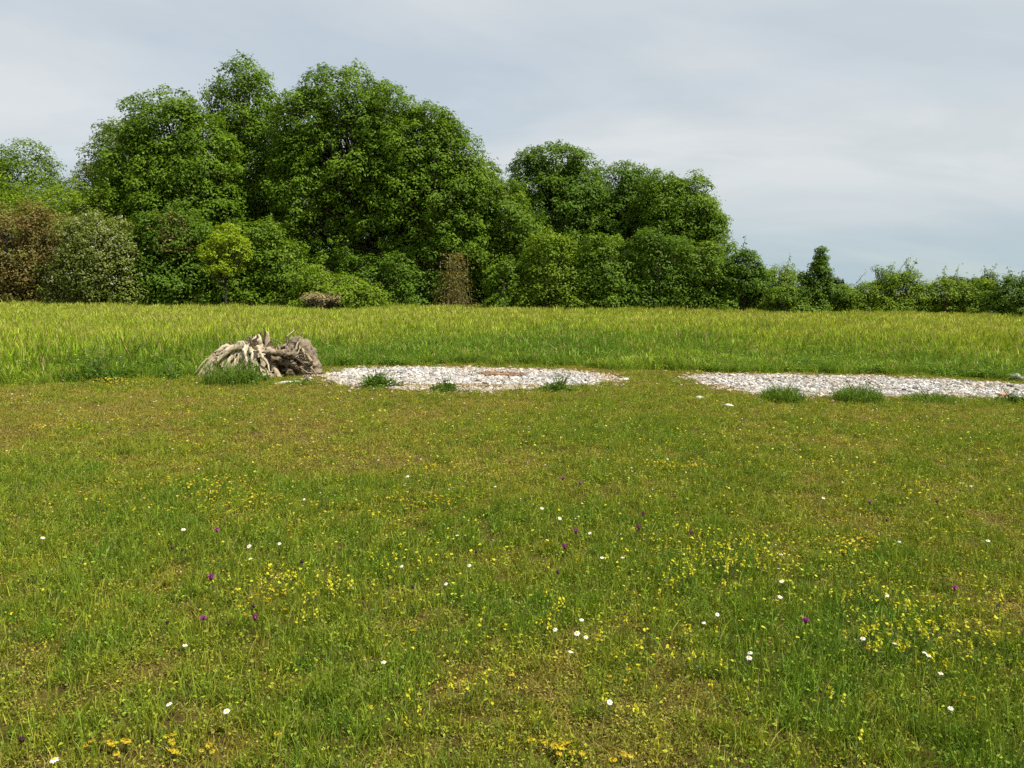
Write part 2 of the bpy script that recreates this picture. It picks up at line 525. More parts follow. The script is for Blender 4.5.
def scatter_points(y0, y1, dens, margin):
    """random points in the wedge the camera (and a step to its side) sees"""
    ys, xs = [], []
    y = y0
    while y < y1:
        dy = max(0.25, y * 0.05)
        half = 0.67 * (y + dy) + margin
        n = int(2 * half * dy * dens(y + dy / 2))
        xs.append(rng.uniform(-half, half, n)); ys.append(rng.uniform(y, y + dy, n))
        y += dy
    return np.concatenate(xs), np.concatenate(ys)
X, Y = scatter_points(1.2, 20, lambda y: float(np.interp(y, [2, 4, 7, 12, 20], [460, 400, 260, 150, 90])), 1.6)
g_in = gravel_mask(X, Y)
keep = (Y < bnd(X) + 0.8) & ((g_in < 0.02) | (rng.uniform(0, 1, len(X)) < 0.008))
keep &= ~(in_poly(X, Y, STRIP) & (rng.uniform(0, 1, len(X)) < 0.55))
X, Y = X[keep], Y[keep]
K = field(X, Y)
K2 = K + rng.normal(0, 0.07, len(X))
u = rng.uniform(0, 1, len(X))
vid = np.where(K2 < 0.40, np.where(u < 0.62, 10 + rng.integers(0, 3, len(X)), rng.integers(0, 4, len(X))),
      np.where(K2 < 0.50, np.where(u < 0.5, rng.integers(0, 4, len(X)), np.where(u < 0.8, 7 + rng.integers(0, 3, len(X)), 10 + rng.integers(0, 3, len(X)))),
               np.where(u < 0.50, 4 + rng.integers(0, 3, len(X)), np.where(u < 0.75, 7 + rng.integers(0, 3, len(X)), rng.integers(0, 4, len(X))))))
st = (rng.uniform(0, 1, len(X)) < 0.035) & (K2 > 0.4)
vid = np.where(st, 13 + rng.integers(0, 2, len(X)), vid)
far = np.interp(Y, [3, 8, 15], [1.0, 1.25, 1.6])
hs = np.interp(K, [0.3, 0.45, 0.6], [0.65, 0.9, 1.2]) * rng.uniform(0.7, 1.25, len(X)) * np.interp(Y, [3, 10, 14], [1, 0.95, 0.9])
thin = (K2 < 0.30) & (rng.uniform(0, 1, len(X)) < 0.25)
colr = palette(K2, LAWN_COL) * rng.uniform(0.8, 1.2, (len(X), 1))
colr[:, 0] *= rng.uniform(0.9, 1.12, len(X))
s_ = ~thin
scatter('short_grass', np.stack([X, Y, gz(X, Y)], 1)[s_],
        np.stack([rng.normal(0, 0.08, len(X)), rng.normal(0, 0.08, len(X)), rng.uniform(0, 6.28, len(X))], 1)[s_],
        np.stack([far, far, hs * far ** 0.3], 1)[s_], vid[s_], colr[s_], src,
        'short olive green meadow grass with herbs and dry straw in the foreground', 'grass')

# ------------------------------------------------------------------ tall meadow behind
msrc = []
for q in range(4):   # near meadow clumps
    msrc.append(tuft_mesh('meadow_clump', ('Q', blades(46, 0.20, 1.0, 0.009, 0.30, 0.5, 3, 0.05))))
for q in range(4):   # flowering grasses
    msrc.append(tuft_mesh('meadow_heads', ('Q', blades(22, 0.20, 1.15, 0.006, 0.22, 0.40, 6, 0.16, head=1.9)), ('Q', blades(24, 0.20, 0.8, 0.009, 0.32, 0.5, 3, 0.05))))
for q in range(3):   # leafy herb with upright leaves
    msrc.append(tuft_mesh('meadow_herb', ('T', herb(110, 0.22, 0.9, 0.035, 0.07)), ('Q', blades(14, 0.2, 0.9, 0.012, 0.4, 0.5, 3, 0.05))))
X, Y = scatter_points(10, 80, lambda y: float(np.interp(y, [10, 15, 25, 40, 54, 60, 80], [70, 60, 32, 17, 12, 3, 2])), 3.0)
dB = Y - bnd(X) + (fbm(X * 0.9, Y * 0.9, 57, 3) - 0.5) * 0.9
keep = (dB > 0) & (gravel_mask(X, Y) < 0.05)
X, Y, dB = X[keep], Y[keep], dB[keep]
leftness = sstep(-3.5, -6.0, X * 13 / np.maximum(Y, 1))
H = 0.25 + (0.50 - 0.25) * sstep(0, 8, dB) + leftness * 0.24 * sstep(0, 1.5, dB) * sstep(9, 3, dB)
H *= 0.62 + 0.35 * fbm(X * 0.35, Y * 0.35, 61, 3) + 0.35 * fbm(X * 1.7, Y * 1.2, 62, 3)
H *= 1 + 0.35 * sstep(40, 44, Y) * fbm(X * 0.8, Y * 0.8, 64, 2)
k1 = fbm(X * 0.25, Y * 0.18, 63, 4)
k2 = fbm(X * 1.1, Y * 0.8, 67, 3)
yel = 0.12 + 0.85 * sstep(1.5, 15, dB + leftness * 4) + (k1 - 0.5) * 1.1 + (k2 - 0.5) * 0.7 + rng.normal(0, 0.10, len(X))
MEAD = [(0.0, (0.105, 0.195, 0.014)), (0.35, (0.165, 0.255, 0.017)), (0.7, (0.230, 0.305, 0.022)), (1.1, (0.280, 0.330, 0.036)), (1.5, (0.32, 0.345, 0.065))]
colr = palette(yel, MEAD) * rng.uniform(0.75, 1.25, (len(X), 1))
u = rng.uniform(0, 1, len(X))
ph = np.clip(yel, 0.1, 0.75)
vid = np.where(u < ph, 4 + rng.integers(0, 4, len(X)), np.where(u < ph + (1 - ph) * 0.75, rng.integers(0, 4, len(X)), 8 + rng.integers(0, 3, len(X))))
w_ = np.interp(Y, [12, 25, 50], [0.75, 1.1, 1.7])
scatter('tall_meadow_grass', np.stack([X, Y, gz(X, Y)], 1),
        np.stack([rng.normal(0, 0.06, len(X)), rng.normal(0, 0.06, len(X)), rng.uniform(0, 6.28, len(X))], 1),
        np.stack([w_, w_, H * rng.uniform(0.8, 1.15, len(X))], 1), vid, colr, msrc,
        'tall yellow green meadow grass with seed heads between the gravel and the trees', 'grass')

# ------------------------------------------------------------------ gravel
def stone_mesh(name, mat, seed, flat=0.65):
    r = np.random.default_rng(seed)
    bm = bmesh.new()
    bmesh.ops.create_icosphere(bm, subdivisions=1, radius=0.5)
    for v in bm.verts:
        v.co *= 1 + r.normal(0, 0.16)
        v.co.z *= flat
        v.co.x *= 1.25
    me = bpy.data.meshes.new(name)
    bm.to_mesh(me); bm.free()
    me.materials.append(mat)
    return me
def stone_mat():
    m, N, L = new_mat('limestone_gravel')
    i = N.new('ShaderNodeAttribute'); i.attribute_type = 'INSTANCER'; i.attribute_name = 'icol'
    p = N.new('ShaderNodeBsdfPrincipled')
    p.inputs['Roughness'].default_value = 0.8
    p.inputs['Specular IOR Level'].default_value = 0.25
    L.new(i.outputs['Color'], p.inputs['Base Color'])
    out = N.new('ShaderNodeOutputMaterial')
    L.new(p.outputs[0], out.inputs['Surface'])
    return m
M_stone = stone_mat()
ssrc = [stone_mesh('stone', M_stone, 100 + q) for q in range(6)]
for bi, (nm, lab, P) in enumerate(BEDS):
    x0, y0 = P.min(0) - 0.5
    x1, y1 = P.max(0) + 0.5
    st_ = 0.09
    xs, ys = np.arange(x0, x1, st_), np.arange(y0, y1, st_)
    CX, CY = np.meshgrid(xs, ys, indexing='ij')
    d = np.where(in_poly(CX, CY, P), 1, -1) * poly_dist(CX, CY, P)
    ins = (d + (fbm(CX * 2.2, CY * 2.2, 41, 3) - 0.5) * 0.55) > -0.05
    idx = -np.ones(CX.shape, int)
    ok = ins[:-1, :-1] & ins[1:, :-1] & ins[1:, 1:] & ins[:-1, 1:]
    used = np.zeros(CX.shape, bool)
    for a_, b_ in ((0, 0), (1, 0), (1, 1), (0, 1)):
        used[a_:a_ + ok.shape[0], b_:b_ + ok.shape[1]] |= ok
    idx[used] = np.arange(used.sum())
    ii, jj = np.nonzero(ok)
    Q = np.stack([idx[ii, jj], idx[ii + 1, jj], idx[ii + 1, jj + 1], idx[ii, jj + 1]], 1)
    V = np.stack([CX[used], CY[used], gz(CX[used], CY[used]) + 0.012], 1)
    bed = obj(nm, mesh_np(nm, V, [Q], [M_gravel_bed], True))
    tag(bed, lab, 'gravel', kind='structure')
    n = int((x1 - x0) * (y1 - y0) * 1500)
    X, Y = rng.uniform(x0, x1, n), rng.uniform(y0, y1, n)
    d = np.where(in_poly(X, Y, P), 1, -1) * poly_dist(X, Y, P) + (fbm(X * 2.2, Y * 2.2, 41, 3) - 0.5) * 0.55
    keep = (d > 0) | (rng.uniform(0, 1, n) < np.exp(d / 0.16) * 0.35)
    keep &= ~(in_poly(X, Y, STRIP) & (rng.uniform(0, 1, n) < 0.75))
    keep &= ~(in_poly(X, Y, RUST) & (rng.uniform(0, 1, n) < 0.45))
    keep &= rng.uniform(0, 1, n) < 0.35 + 0.65 * sstep(0.30, 0.5, fbm(X * 1.4, Y * 2.0, 71, 3))
    X, Y = X[keep], Y[keep]
    n = len(X)
    sz = np.exp(rng.normal(math.log(0.025), 0.42, n))
    v = np.clip(rng.normal(0.36, 0.13, n), 0.10, 0.60)[:, None]
    c = v * np.where(rng.uniform(0, 1, (n, 1)) < 0.2, np.array([[1.0, 0.85, 0.68]]), np.array([[1.0, 0.975, 0.93]]))
    dd = np.where(in_poly(X, Y, P), 1, -1) * poly_dist(X, Y, P)
    dirt = np.clip(0.75 * np.exp(-np.maximum(dd, 0) / 0.22) + 0.9 * (fbm(X * 1.1, Y * 1.6, 77, 3) - 0.45), 0, 0.8)[:, None]
    c = c * (1 - dirt) + c * np.array([[0.82, 0.66, 0.45]]) * dirt
    c = np.where(in_poly(X, Y, RUST)[:, None], np.array([[0.23, 0.135, 0.09]]) * rng.uniform(0.5, 1.3, (n, 1)), c)
    c = np.where(in_poly(X, Y, STRIP)[:, None], np.array([[0.26, 0.20, 0.10]]) * rng.uniform(0.5, 1.3, (n, 1)), c)
    scatter('gravel_stones', np.stack([X, Y, gz(X, Y) + 0.012 + sz * 0.2], 1), rng.uniform(-0.5, 0.5, (n, 3)) * np.array([[1, 1, 12]]),
            np.repeat(sz[:, None], 3, 1), rng.integers(0, 6, n), c, ssrc, None, None, parent=bed)

# ------------------------------------------------------------------ trees and shrubs
def leaf_set(name, dark, mid, light, transl=0.35, gloss=0.12):
    return leaf_mat(name, [(0.0, dark), (0.5, mid), (1.0, light)], transl, gloss)
LF = {
    'ash': leaf_set('ash_leaves', (0.065, 0.123, 0.007), (0.110, 0.196, 0.010), (0.173, 0.268, 0.019)),
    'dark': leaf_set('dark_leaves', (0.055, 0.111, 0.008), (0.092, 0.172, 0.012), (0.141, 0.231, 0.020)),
    'willow': leaf_set('willow_leaves', (0.085, 0.130, 0.028), (0.145, 0.200, 0.046), (0.21, 0.265, 0.085)),
    'shrub': leaf_set('shrub_leaves', (0.065, 0.123, 0.008), (0.114, 0.196, 0.012), (0.173, 0.263, 0.023)),
    'bright': leaf_set('bright_leaves', (0.16, 0.235, 0.010), (0.25, 0.345, 0.013), (0.33, 0.42, 0.022), 0.45),
    'lime': leaf_set('lime_leaves', (0.094, 0.165, 0.010), (0.155, 0.242, 0.014), (0.216, 0.304, 0.026), 0.4),
    'brown': leaf_set('brown_leaves', (0.135, 0.092, 0.028), (0.190, 0.150, 0.044), (0.165, 0.205, 0.040)),
    'hawthorn': leaf_set('hawthorn_leaves', (0.090, 0.130, 0.016), (0.160, 0.205, 0.034), (0.27, 0.30, 0.10)),
    'far': leaf_set('far_leaves', (0.070, 0.105, 0.055), (0.10, 0.14, 0.070), (0.13, 0.17, 0.085)),  # distance haze mixed into the leaf colour, greyer and bluer
    'straw': leaf_set('straw_leaves', (0.20, 0.16, 0.07), (0.30, 0.25, 0.12), (0.38, 0.33, 0.18), 0.3),
    'dead': leaf_set('dead_leaves', (0.11, 0.115, 0.020), (0.19, 0.165, 0.040), (0.28, 0.225, 0.075), 0.35),
}
M_blossom = leaf_set('cream_blossom', (0.36, 0.35, 0.22), (0.46, 0.45, 0.31), (0.60, 0.58, 0.46), 0.3)
M_twig = solid_mat('dry_twigs', [(0.3, (0.06, 0.050, 0.022)), (0.7, (0.19, 0.155, 0.075))], 8)

def poisson(n, gen, dmin):
    pts = np.zeros((0, 3))
    for _ in range(40):
        for p in gen(n):
            if len(pts) == 0 or np.min(np.sum((pts - p) ** 2, 1)) > dmin ** 2:
                pts = np.vstack([pts, p])
                if len(pts) >= n:
                    return pts
        dmin *= 0.9
    return pts

def build_tree(name, label, cat, base_px, Y, blobs, leaf, ll, n_leaf, clump, group=None, stems=1, trunk_r=0.16,
               blossom=0, thin=0.0, up=0.55, limb=0.65, lean=0.0, yflat=0.9, crown_name='crown', trunk_mat=None, twig_top=0, hole=0.25, rough_blobs=0):
    """blobs: (px, py, rx_px, rz_px) ellipses of the crown outline seen at depth Y; each becomes an ellipsoid of leaf clumps"""
    r = np.random.default_rng(int(base_px * 131 + Y * 977) % 99991)
    if stems >= 3 and rough_blobs == 0 and Y < 60 and clump > 0.25:
        rough_blobs = 9
        twig_top = twig_top + 3
    sc = Y / FPX
    bx, _ = at_depth(base_px, 300, Y)
    root = obj(name, None, None, (bx, Y, 0))
    root.empty_display_size = 0.5
    tag(root, label, cat, group)
    E = []
    for (px, py, rx, rz) in blobs:
        X, Z = at_depth(px, py, Y)
        E.append((X - bx, 0.0, Z, rx * sc, max(rx, rz) * sc * yflat * 0.85, rz * sc))
    E = np.array(E)
    if rough_blobs:
        X0, X1 = np.min(E[:, 0] - E[:, 3]), np.max(E[:, 0] + E[:, 3])
        extra = []
        for q in range(rough_blobs):
            e = E[r.integers(len(blobs))]
            a, b = r.uniform(0.0, math.pi), r.uniform(-0.9, 0.3)
            f = r.uniform(0.28, 0.5)
            extra.append((e[0] + e[3] * 0.85 * math.cos(a), e[4] * 0.6 * b, e[2] + e[5] * 0.85 * math.sin(a), e[3] * f, e[4] * f, e[5] * f))
        zb = float(np.min(E[:, 2])) * 0.5
        for q in range(3):     # low skirt down to the ground
            extra.append((X0 + (X1 - X0) * (0.2 + 0.3 * q), r.uniform(-0.5, 0.3), zb, (X1 - X0) * 0.24, (X1 - X0) * 0.22, max(zb, 0.5)))
        E = np.vstack([E, extra])
    top = np.max(E[:, 2] + E[:, 5])
    area = np.array([e[3] * e[5] + e[3] * e[4] + e[4] * e[5] for e in E])
    # clump centres on the shells, kept only when not deep inside another blob
    C, CR, CN = [], [], []
    for e, a in zip(E, area):
        n = max(4, int(a * 4.2 / (clump ** 2 * 2.0) * 1.15))
        def gen(m):
            v = r.normal(size=(m * 3, 3))
            v /= np.linalg.norm(v, axis=1, keepdims=True)
            v = v[v[:, 2] > -0.75]
            k = r.uniform(0.42, 1.0, (len(v), 1)) ** 0.6
            k = np.where(r.uniform(0, 1, (len(v), 1)) < 0.18, k * 0.7, k)
            # ragged outline: push whole sectors in or out
            bump = 0.97 + 0.07 * np.sin(v[:, :1] * 5 + e[0]) + 0.08 * np.sin(v[:, 2:] * 7 + e[2]) + r.normal(0, 0.06, (len(v), 1))
            return v * k * bump * (e[3:6] - clump * 0.45).clip(0.15) + e[:3]
        P = poisson(n, gen, clump * 0.88)
        for p in P:
            q = np.sum(((p - E[:, :3]) / (E[:, 3:6] * 0.5 + 0.01)) ** 2, 1)
            if np.min(q) < 1 and r.uniform() < 0.8:
                continue
            if p[2] < 0.12:
                continue
            if r.uniform() < thin:
                continue
            C.append(p); CR.append(clump * r.uniform(0.55, 1.2))
            nn = (p - e[:3]) / (e[3:6] ** 2)
            CN.append(nn / (np.linalg.norm(nn) + 1e-9))
    C, CR, CN = np.array(C), np.array(CR), np.array(CN)
    # leaves: around every clump, denser on its outer and upper shell
    w = CR ** 2
    cnt = np.maximum(6, (n_leaf * w / w.sum()).astype(int))
    ci = np.repeat(np.arange(len(C)), cnt)
    m = len(ci)
    v = r.normal(size=(m, 3)); v /= np.linalg.norm(v, axis=1, keepdims=True)
    v = v + 0.40 * CN[ci] + np.array([0, 0, 0.38])
    v /= np.linalg.norm(v, axis=1, keepdims=True)
    rad = CR[ci] * (0.55 + 0.48 * r.uniform(0, 1, m) ** 0.7)
    # sub-sprays make the clump itself uneven
    spray = 1 + 0.28 * np.sin(v[:, 0] * 6 + ci * 1.7) * np.sin(v[:, 2] * 7 + ci * 2.3) + 0.2 * np.sin(v[:, 1] * 9 + ci)
    pos = C[ci] + v * (rad * spray)[:, None] * np.array([1.05, 1.05, 0.85])
    pos[:, 2] = np.maximum(pos[:, 2], 0.08)
    stray = r.uniform(0, 1, m) < 0.015
    pos[stray] += r.normal(0, clump * 0.35, (stray.sum(), 3)) * 0.7
    nrm = v * 0.7 + CN[ci] * 0.35 + np.array([0, 0, up]) + r.normal(0, 0.32, (m, 3))
    cv = r.normal(0, 0.16, len(C))
    tv = np.clip(0.47 + cv[ci] + r.normal(0, 0.17, m), 0, 1)
    V, T, A = leaf_quads(pos, nrm, ll, ll * 0.55, tv, r)
    gc = Geo(); gc.add(V, T=T, a=A)
    shoots = []
    # trunk and limbs
    g = Geo()
    cx = float(np.mean(C[:, 0]))
    tips = []
    for s in range(stems):
        a = r.uniform(0, 6.28)
        off = 0.0 if stems == 1 else r.uniform(0.15, 0.5) * (1 if trunk_r > 0.1 else 0.7)
        p0 = np.array([off * math.cos(a), off * math.sin(a), -0.15])
        tgt = np.array([cx * 0.6 + lean + off * 5 * math.cos(a), off * 4 * math.sin(a), top * (0.86 if stems == 1 else r.uniform(0.6, 0.85))])
        t = np.linspace(0, 1, 9)[:, None]
        mid = r.normal(0, 0.05 * top, 3) * np.array([1, 1, 0])
        pts = p0 * (1 - t) + tgt * t + mid * (np.sin(t * np.pi))
        rad_ = trunk_r * (1 - 0.88 * t[:, 0]) * (1.25 if stems == 1 else 0.85)
        rad_[0] *= 1.35
        g.tube(pts, rad_, 7, rough=0.05)
        tips.append(pts)
    gb_ = Geo()
    pick = r.permutation(len(C))[:int(len(C) * limb) if len(C) < 60 else int(40 + 0.25 * len(C))]
    for k in pick:
        st_ = tips[r.integers(len(tips))]
        zt = max(0.4, C[k][2] * 0.62)
        q = st_[np.argmin(np.abs(st_[:, 2] - zt))]
        t = np.linspace(0, 1, 5)[:, None]
        pts = q * (1 - t) + C[k] * t + np.array([0, 0, 0.10 * np.linalg.norm(C[k] - q)]) * np.sin(t * np.pi) * -1 + r.normal(0, 0.05, (5, 3)) * np.sin(t * np.pi)
        gb_.tube(pts, np.linspace(trunk_r * 0.36, 0.016, 5), 5)
    for _ in range(twig_top):   # leafy shoots that stand out above the crown
        k = np.argmax(C[:, 2] + r.normal(0, 0.5, len(C)))
        p = C[k] + r.normal(0, 0.2, 3)
        e = p + np.array([r.normal(0, 0.25), r.normal(0, 0.1), r.uniform(0.35, 0.95)])
        st_ = tips[r.integers(len(tips))]
        q = st_[np.argmin(np.abs(st_[:, 2] - max(0.4, p[2] * 0.6)))]
        gb_.tube(np.concatenate([np.linspace(q, p, 4)[:-1], np.linspace(p, e, 4)]), np.linspace(0.03, 0.005, 7), 4)
        nl = r.integers(4, 22)
        c_ = p + (e - p) * r.uniform(0.2, 1.0, (nl, 1)) + r.normal(0, 0.07, (nl, 3))
        shoots.append(leaf_quads(c_, r.normal(0, 0.6, (nl, 3)) + np.array([0, -0.3, 0.5]), ll, ll * 0.55, np.clip(r.normal(0.5, 0.2, nl), 0, 1), r))
    for sV, sT, sA in shoots:
        gc.add(sV, T=sT, a=sA)
    obj(crown_name, gc.mesh(crown_name, [LF[leaf]]), root)
    tk = obj('trunk' if trunk_r > 0.09 else 'stem', g.mesh('trunk', [trunk_mat or M_bark], True), root)
    if gb_.n:
        obj('branches', gb_.mesh('branches', [trunk_mat or M_bark], True), tk)
    if blossom:
        k = r.integers(0, len(C), blossom)
        k = k[(C[k][:, 2] > 0.25 * top)]
        v = r.normal(size=(len(k), 3)); v[:, 2] = np.abs(v[:, 2]); v += CN[k] * 0.8
        v /= np.linalg.norm(v, axis=1, keepdims=True)
        pos = C[k] + v * (CR[k] * r.uniform(0.95, 1.1, len(k)))[:, None]
        pos = np.repeat(pos, 3, 0) + r.normal(0, 0.045, (len(k) * 3, 3))
        V, T, A = leaf_quads(pos, np.repeat(v, 3, 0) + r.normal(0, 0.3, pos.shape), 0.06, 0.055, np.clip(r.normal(0.6, 0.2, len(pos)), 0, 1), r)
        gb = Geo(); gb.add(V, T=T, a=A)
        obj('blossom', gb.mesh('blossom', [M_blossom]), root)
    return root

TALL = 'tall broadleaved trees of the wood edge'
SHRUB = 'shrubs along the wood edge'
HEDGE = 'hedge bushes at the far side of the meadow'
# --- far row, then the tall trees from the left
build_tree('broadleaf_tree', 'rounded paler tree standing farther back at the end of the wood beyond the brownish shrub', 'tree', 18, 72,
           [(25, 185, 40, 44), (-25, 190, 50, 48), (48, 215, 34, 38), (10, 225, 60, 45)], 'shrub', 0.22, 40000, 0.85, TALL, trunk_r=0.22, thin=0.04)
build_tree('willow_tree', 'loose grey green tree leaning out behind the dark round tree', 'tree', 128, 55,
           [(122, 165, 38, 44), (102, 195, 30, 40), (130, 205, 40, 50)], 'willow', 0.19, 22000, 0.6, TALL, trunk_r=0.18, thin=0.1)
build_tree('broadleaf_tree', 'dark green round crowned tree behind the shrub hung with dry twigs', 'tree', 172, 50,
           [(168, 134, 42, 48), (140, 172, 42, 50), (200, 170, 40, 56), (168, 180, 58, 50), (168, 215, 68, 52), (125, 225, 42, 38), (215, 215, 34, 50)], 'ash', 0.185, 76000, 0.62, TALL, trunk_r=0.26)
build_tree('broadleaf_tree', 'tall narrow topped tree with an open crown behind the bright yellow green sapling', 'tree', 252, 54,
           [(246, 110, 36, 46), (252, 150, 42, 52), (256, 190, 48, 60), (240, 225, 46, 60)], 'ash', 0.185, 56000, 0.62, TALL, trunk_r=0.26, thin=0.08)
build_tree('broadleaf_tree', 'highest and broadest tree of the wood, its dark trunk showing through gaps', 'tree', 366, 51,
           [(345, 108, 52, 42), (312, 132, 42, 48), (382, 132, 46, 52), (345, 155, 66, 56), (310, 195, 50, 60), (380, 195, 60, 66), (325, 250, 56, 45)], 'ash', 0.185, 94000, 0.62, TALL, trunk_r=0.32, thin=0.05, stems=2)
build_tree('broadleaf_tree', 'tree with a crown sloping down beside the highest tree', 'tree', 432, 50,
           [(418, 160, 42, 54), (445, 158, 28, 40), (462, 195, 34, 52), (425, 210, 56, 60), (445, 240, 46, 46)], 'ash', 0.185, 66000, 0.62, TALL, trunk_r=0.26, thin=0.04, stems=2)
build_tree('broadleaf_tree', 'slim lower tree filling the dip between the two groups of tall trees', 'tree', 500, 52,
           [(482, 208, 24, 46), (505, 222, 30, 42), (520, 245, 28, 36), (490, 262, 34, 36)], 'shrub', 0.18, 32000, 0.58, TALL, trunk_r=0.16)
build_tree('broadleaf_tree', 'pointed tree standing above its neighbours at the start of the right hand group', 'tree', 556, 58,
           [(556, 165, 30, 26), (535, 190, 30, 34), (575, 190, 32, 36), (555, 215, 50, 46), (545, 255, 50, 40)], 'dark', 0.195, 50000, 0.62, TALL, trunk_r=0.24)
build_tree('broadleaf_tree', 'dark tree in the middle of the lower group of tall trees', 'tree', 622, 60,
           [(612, 192, 32, 32), (640, 200, 30, 32), (622, 225, 50, 46), (610, 250, 42, 44)], 'dark', 0.195, 42000, 0.62, TALL, trunk_r=0.24)
build_tree('broadleaf_tree', 'smooth domed tree that ends the wood above the low hedge', 'tree', 688, 57,
           [(688, 212, 32, 36), (665, 206, 30, 34), (705, 232, 22, 36), (685, 235, 42, 46), (672, 258, 42, 38)], 'ash', 0.18, 46000, 0.58, TALL, trunk_r=0.22)
# second row that closes the wood behind
for (px, Y, bl, lb) in [(95, 64, [(95, 245, 55, 55)], 'low tree of the second row behind the blossoming hawthorn'),
                        (210, 62, [(205, 235, 55, 65)], 'tree in the second row behind the shrub hung with dry twigs'),
                        (300, 64, [(295, 215, 55, 85)], 'tree in the second row behind the tall open crowned tree'),
                        (400, 63, [(395, 225, 60, 75)], 'tree in the second row behind the highest trunk'),
                        (470, 64, [(470, 255, 50, 50)], 'tree in the second row behind the creeper clad trunk'),
                        (590, 68, [(590, 240, 60, 60)], 'tree in the second row of the lower tree group'),
                        (665, 68, [(660, 240, 52, 60)], 'tree in the second row behind the smooth domed tree')]:
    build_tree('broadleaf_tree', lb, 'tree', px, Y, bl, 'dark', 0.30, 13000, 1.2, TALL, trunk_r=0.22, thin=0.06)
for px, lb in [(60, 'shaded undergrowth bush seen between brown shrub and hawthorn'), (140, 'shaded undergrowth bush behind hawthorn and dark shrub'), (230, 'shaded undergrowth bush behind the bright sapling'),
               (310, 'shaded undergrowth bush behind the elder'), (385, 'shaded undergrowth bush behind the trunks of the highest tree'), (435, 'shaded undergrowth bush just behind the dry creeper'),
               (495, 'shaded undergrowth bush in the dark gap past the dry creeper'), (560, 'shaded undergrowth bush under the pointed tree'), (630, 'shaded undergrowth bush under the dark middle tree'),
               (695, 'shaded undergrowth bush under the smooth domed tree')]:
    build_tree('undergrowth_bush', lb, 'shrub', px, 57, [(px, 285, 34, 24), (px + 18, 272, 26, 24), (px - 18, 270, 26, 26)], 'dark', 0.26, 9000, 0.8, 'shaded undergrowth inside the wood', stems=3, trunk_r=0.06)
# --- understorey on the left
build_tree('brown_shrub', 'large shrub with reddish brown foliage at the end of the wood', 'shrub', 20, 45,
           [(15, 245, 46, 42), (50, 250, 34, 38), (-25, 255, 45, 45), (40, 278, 45, 24), (0, 285, 45, 22)], 'brown', 0.15, 30000, 0.5, SHRUB, stems=5, trunk_r=0.06, thin=0.05, twig_top=6)
build_tree('leafy_shrub', 'green shrub rising between the brown shrub and the dark round tree', 'shrub', 70, 48,
           [(55, 212, 40, 26), (95, 220, 34, 28), (20, 208, 34, 26)], 'lime', 0.17, 15000, 0.6, SHRUB, stems=3, trunk_r=0.07)
build_tree('hawthorn', 'hawthorn bush dusted with cream blossom next to the brown shrub', 'shrub', 96, 43.5,
           [(95, 245, 34, 26), (85, 272, 40, 28), (112, 272, 30, 30), (100, 250, 38, 30)], 'hawthorn', 0.13, 24000, 0.42, SHRUB, stems=5, trunk_r=0.06, blossom=1100)
build_tree('leafy_shrub', 'dark shrub under the round crowned tree with dry twigs hanging above it', 'shrub', 168, 45,
           [(150, 262, 34, 38), (185, 272, 34, 32), (165, 285, 45, 20), (172, 235, 34, 28)], 'dark', 0.17, 24000, 0.5, SHRUB, stems=4, trunk_r=0.06)
build_tree('sapling', 'bright yellow green sapling on a thin pale stem in front of dark shrubs', 'tree', 225, 42.5,
           [(226, 238, 17, 16), (212, 255, 14, 15), (238, 254, 14, 17), (222, 269, 21, 11)], 'bright', 0.15, 4400, 0.30, None, stems=1, trunk_r=0.055, thin=0.3, limb=0.9)
build_tree('leafy_shrub', 'wide sloping shrub behind the bright yellow green sapling', 'shrub', 258, 45.5,
           [(250, 250, 34, 34), (275, 270, 34, 32), (235, 285, 40, 20), (295, 285, 30, 20), (215, 262, 26, 34)], 'shrub', 0.17, 30000, 0.5, SHRUB, stems=5, trunk_r=0.06)
build_tree('elder_bush', 'low elder bush with flat cream flower heads under the highest tree', 'shrub', 330, 43.5,
           [(318, 284, 24, 15), (348, 291, 24, 14), (335, 295, 40, 12), (368, 296, 16, 10)], 'lime', 0.15, 12000, 0.38, SHRUB, stems=4, trunk_r=0.05, blossom=130)
build_tree('dry_bush', 'small faded straw coloured bush at the foot of the elder', 'shrub', 320, 42,
           [(318, 299, 16, 7), (332, 300, 12, 6)], 'straw', 0.10, 3000, 0.22, None, stems=6, trunk_r=0.03)
build_tree('leafy_shrub', 'shady undergrowth shrub between the trunks of the highest tree', 'shrub', 395, 48,
           [(385, 285, 34, 26), (415, 290, 26, 22), (360, 280, 26, 26)], 'dark', 0.17, 12000, 0.5, SHRUB, stems=4, trunk_r=0.05, thin=0.3)
# --- understorey on the right
for (px, bl, lf, lb) in [
    (508, [(505, 288, 18, 20), (520, 296, 18, 14)], 'shrub', 'low green shrub just beside the creeper clad trunk'),
    (548, [(548, 268, 26, 32), (535, 290, 24, 18), (565, 288, 22, 22)], 'lime', 'pale green shrub in front of the pointed tree'),
    (600, [(598, 272, 26, 30), (620, 285, 26, 22), (585, 292, 24, 16)], 'shrub', 'mid green shrub below the dark tree of the lower group'),
    (650, [(650, 268, 30, 30), (635, 288, 28, 20), (668, 288, 26, 20)], 'dark', 'deep green shrub below the smooth domed tree'),
    (700, [(700, 268, 28, 30), (715, 285, 22, 22), (685, 290, 26, 18)], 'shrub', 'shrub at the foot of the last tall tree')]:
    build_tree('leafy_shrub', lb, 'shrub', px, 46.5, bl, lf, 0.16, 17000, 0.5, SHRUB, stems=5, trunk_r=0.06)
build_tree('sapling', 'round headed young tree rising from the hedge next to the last tall tree', 'tree', 746, 46,
           [(746, 268, 18, 18), (738, 284, 20, 20), (756, 284, 14, 18)], 'dark', 0.15, 9000, 0.36, None, trunk_r=0.06, twig_top=4)
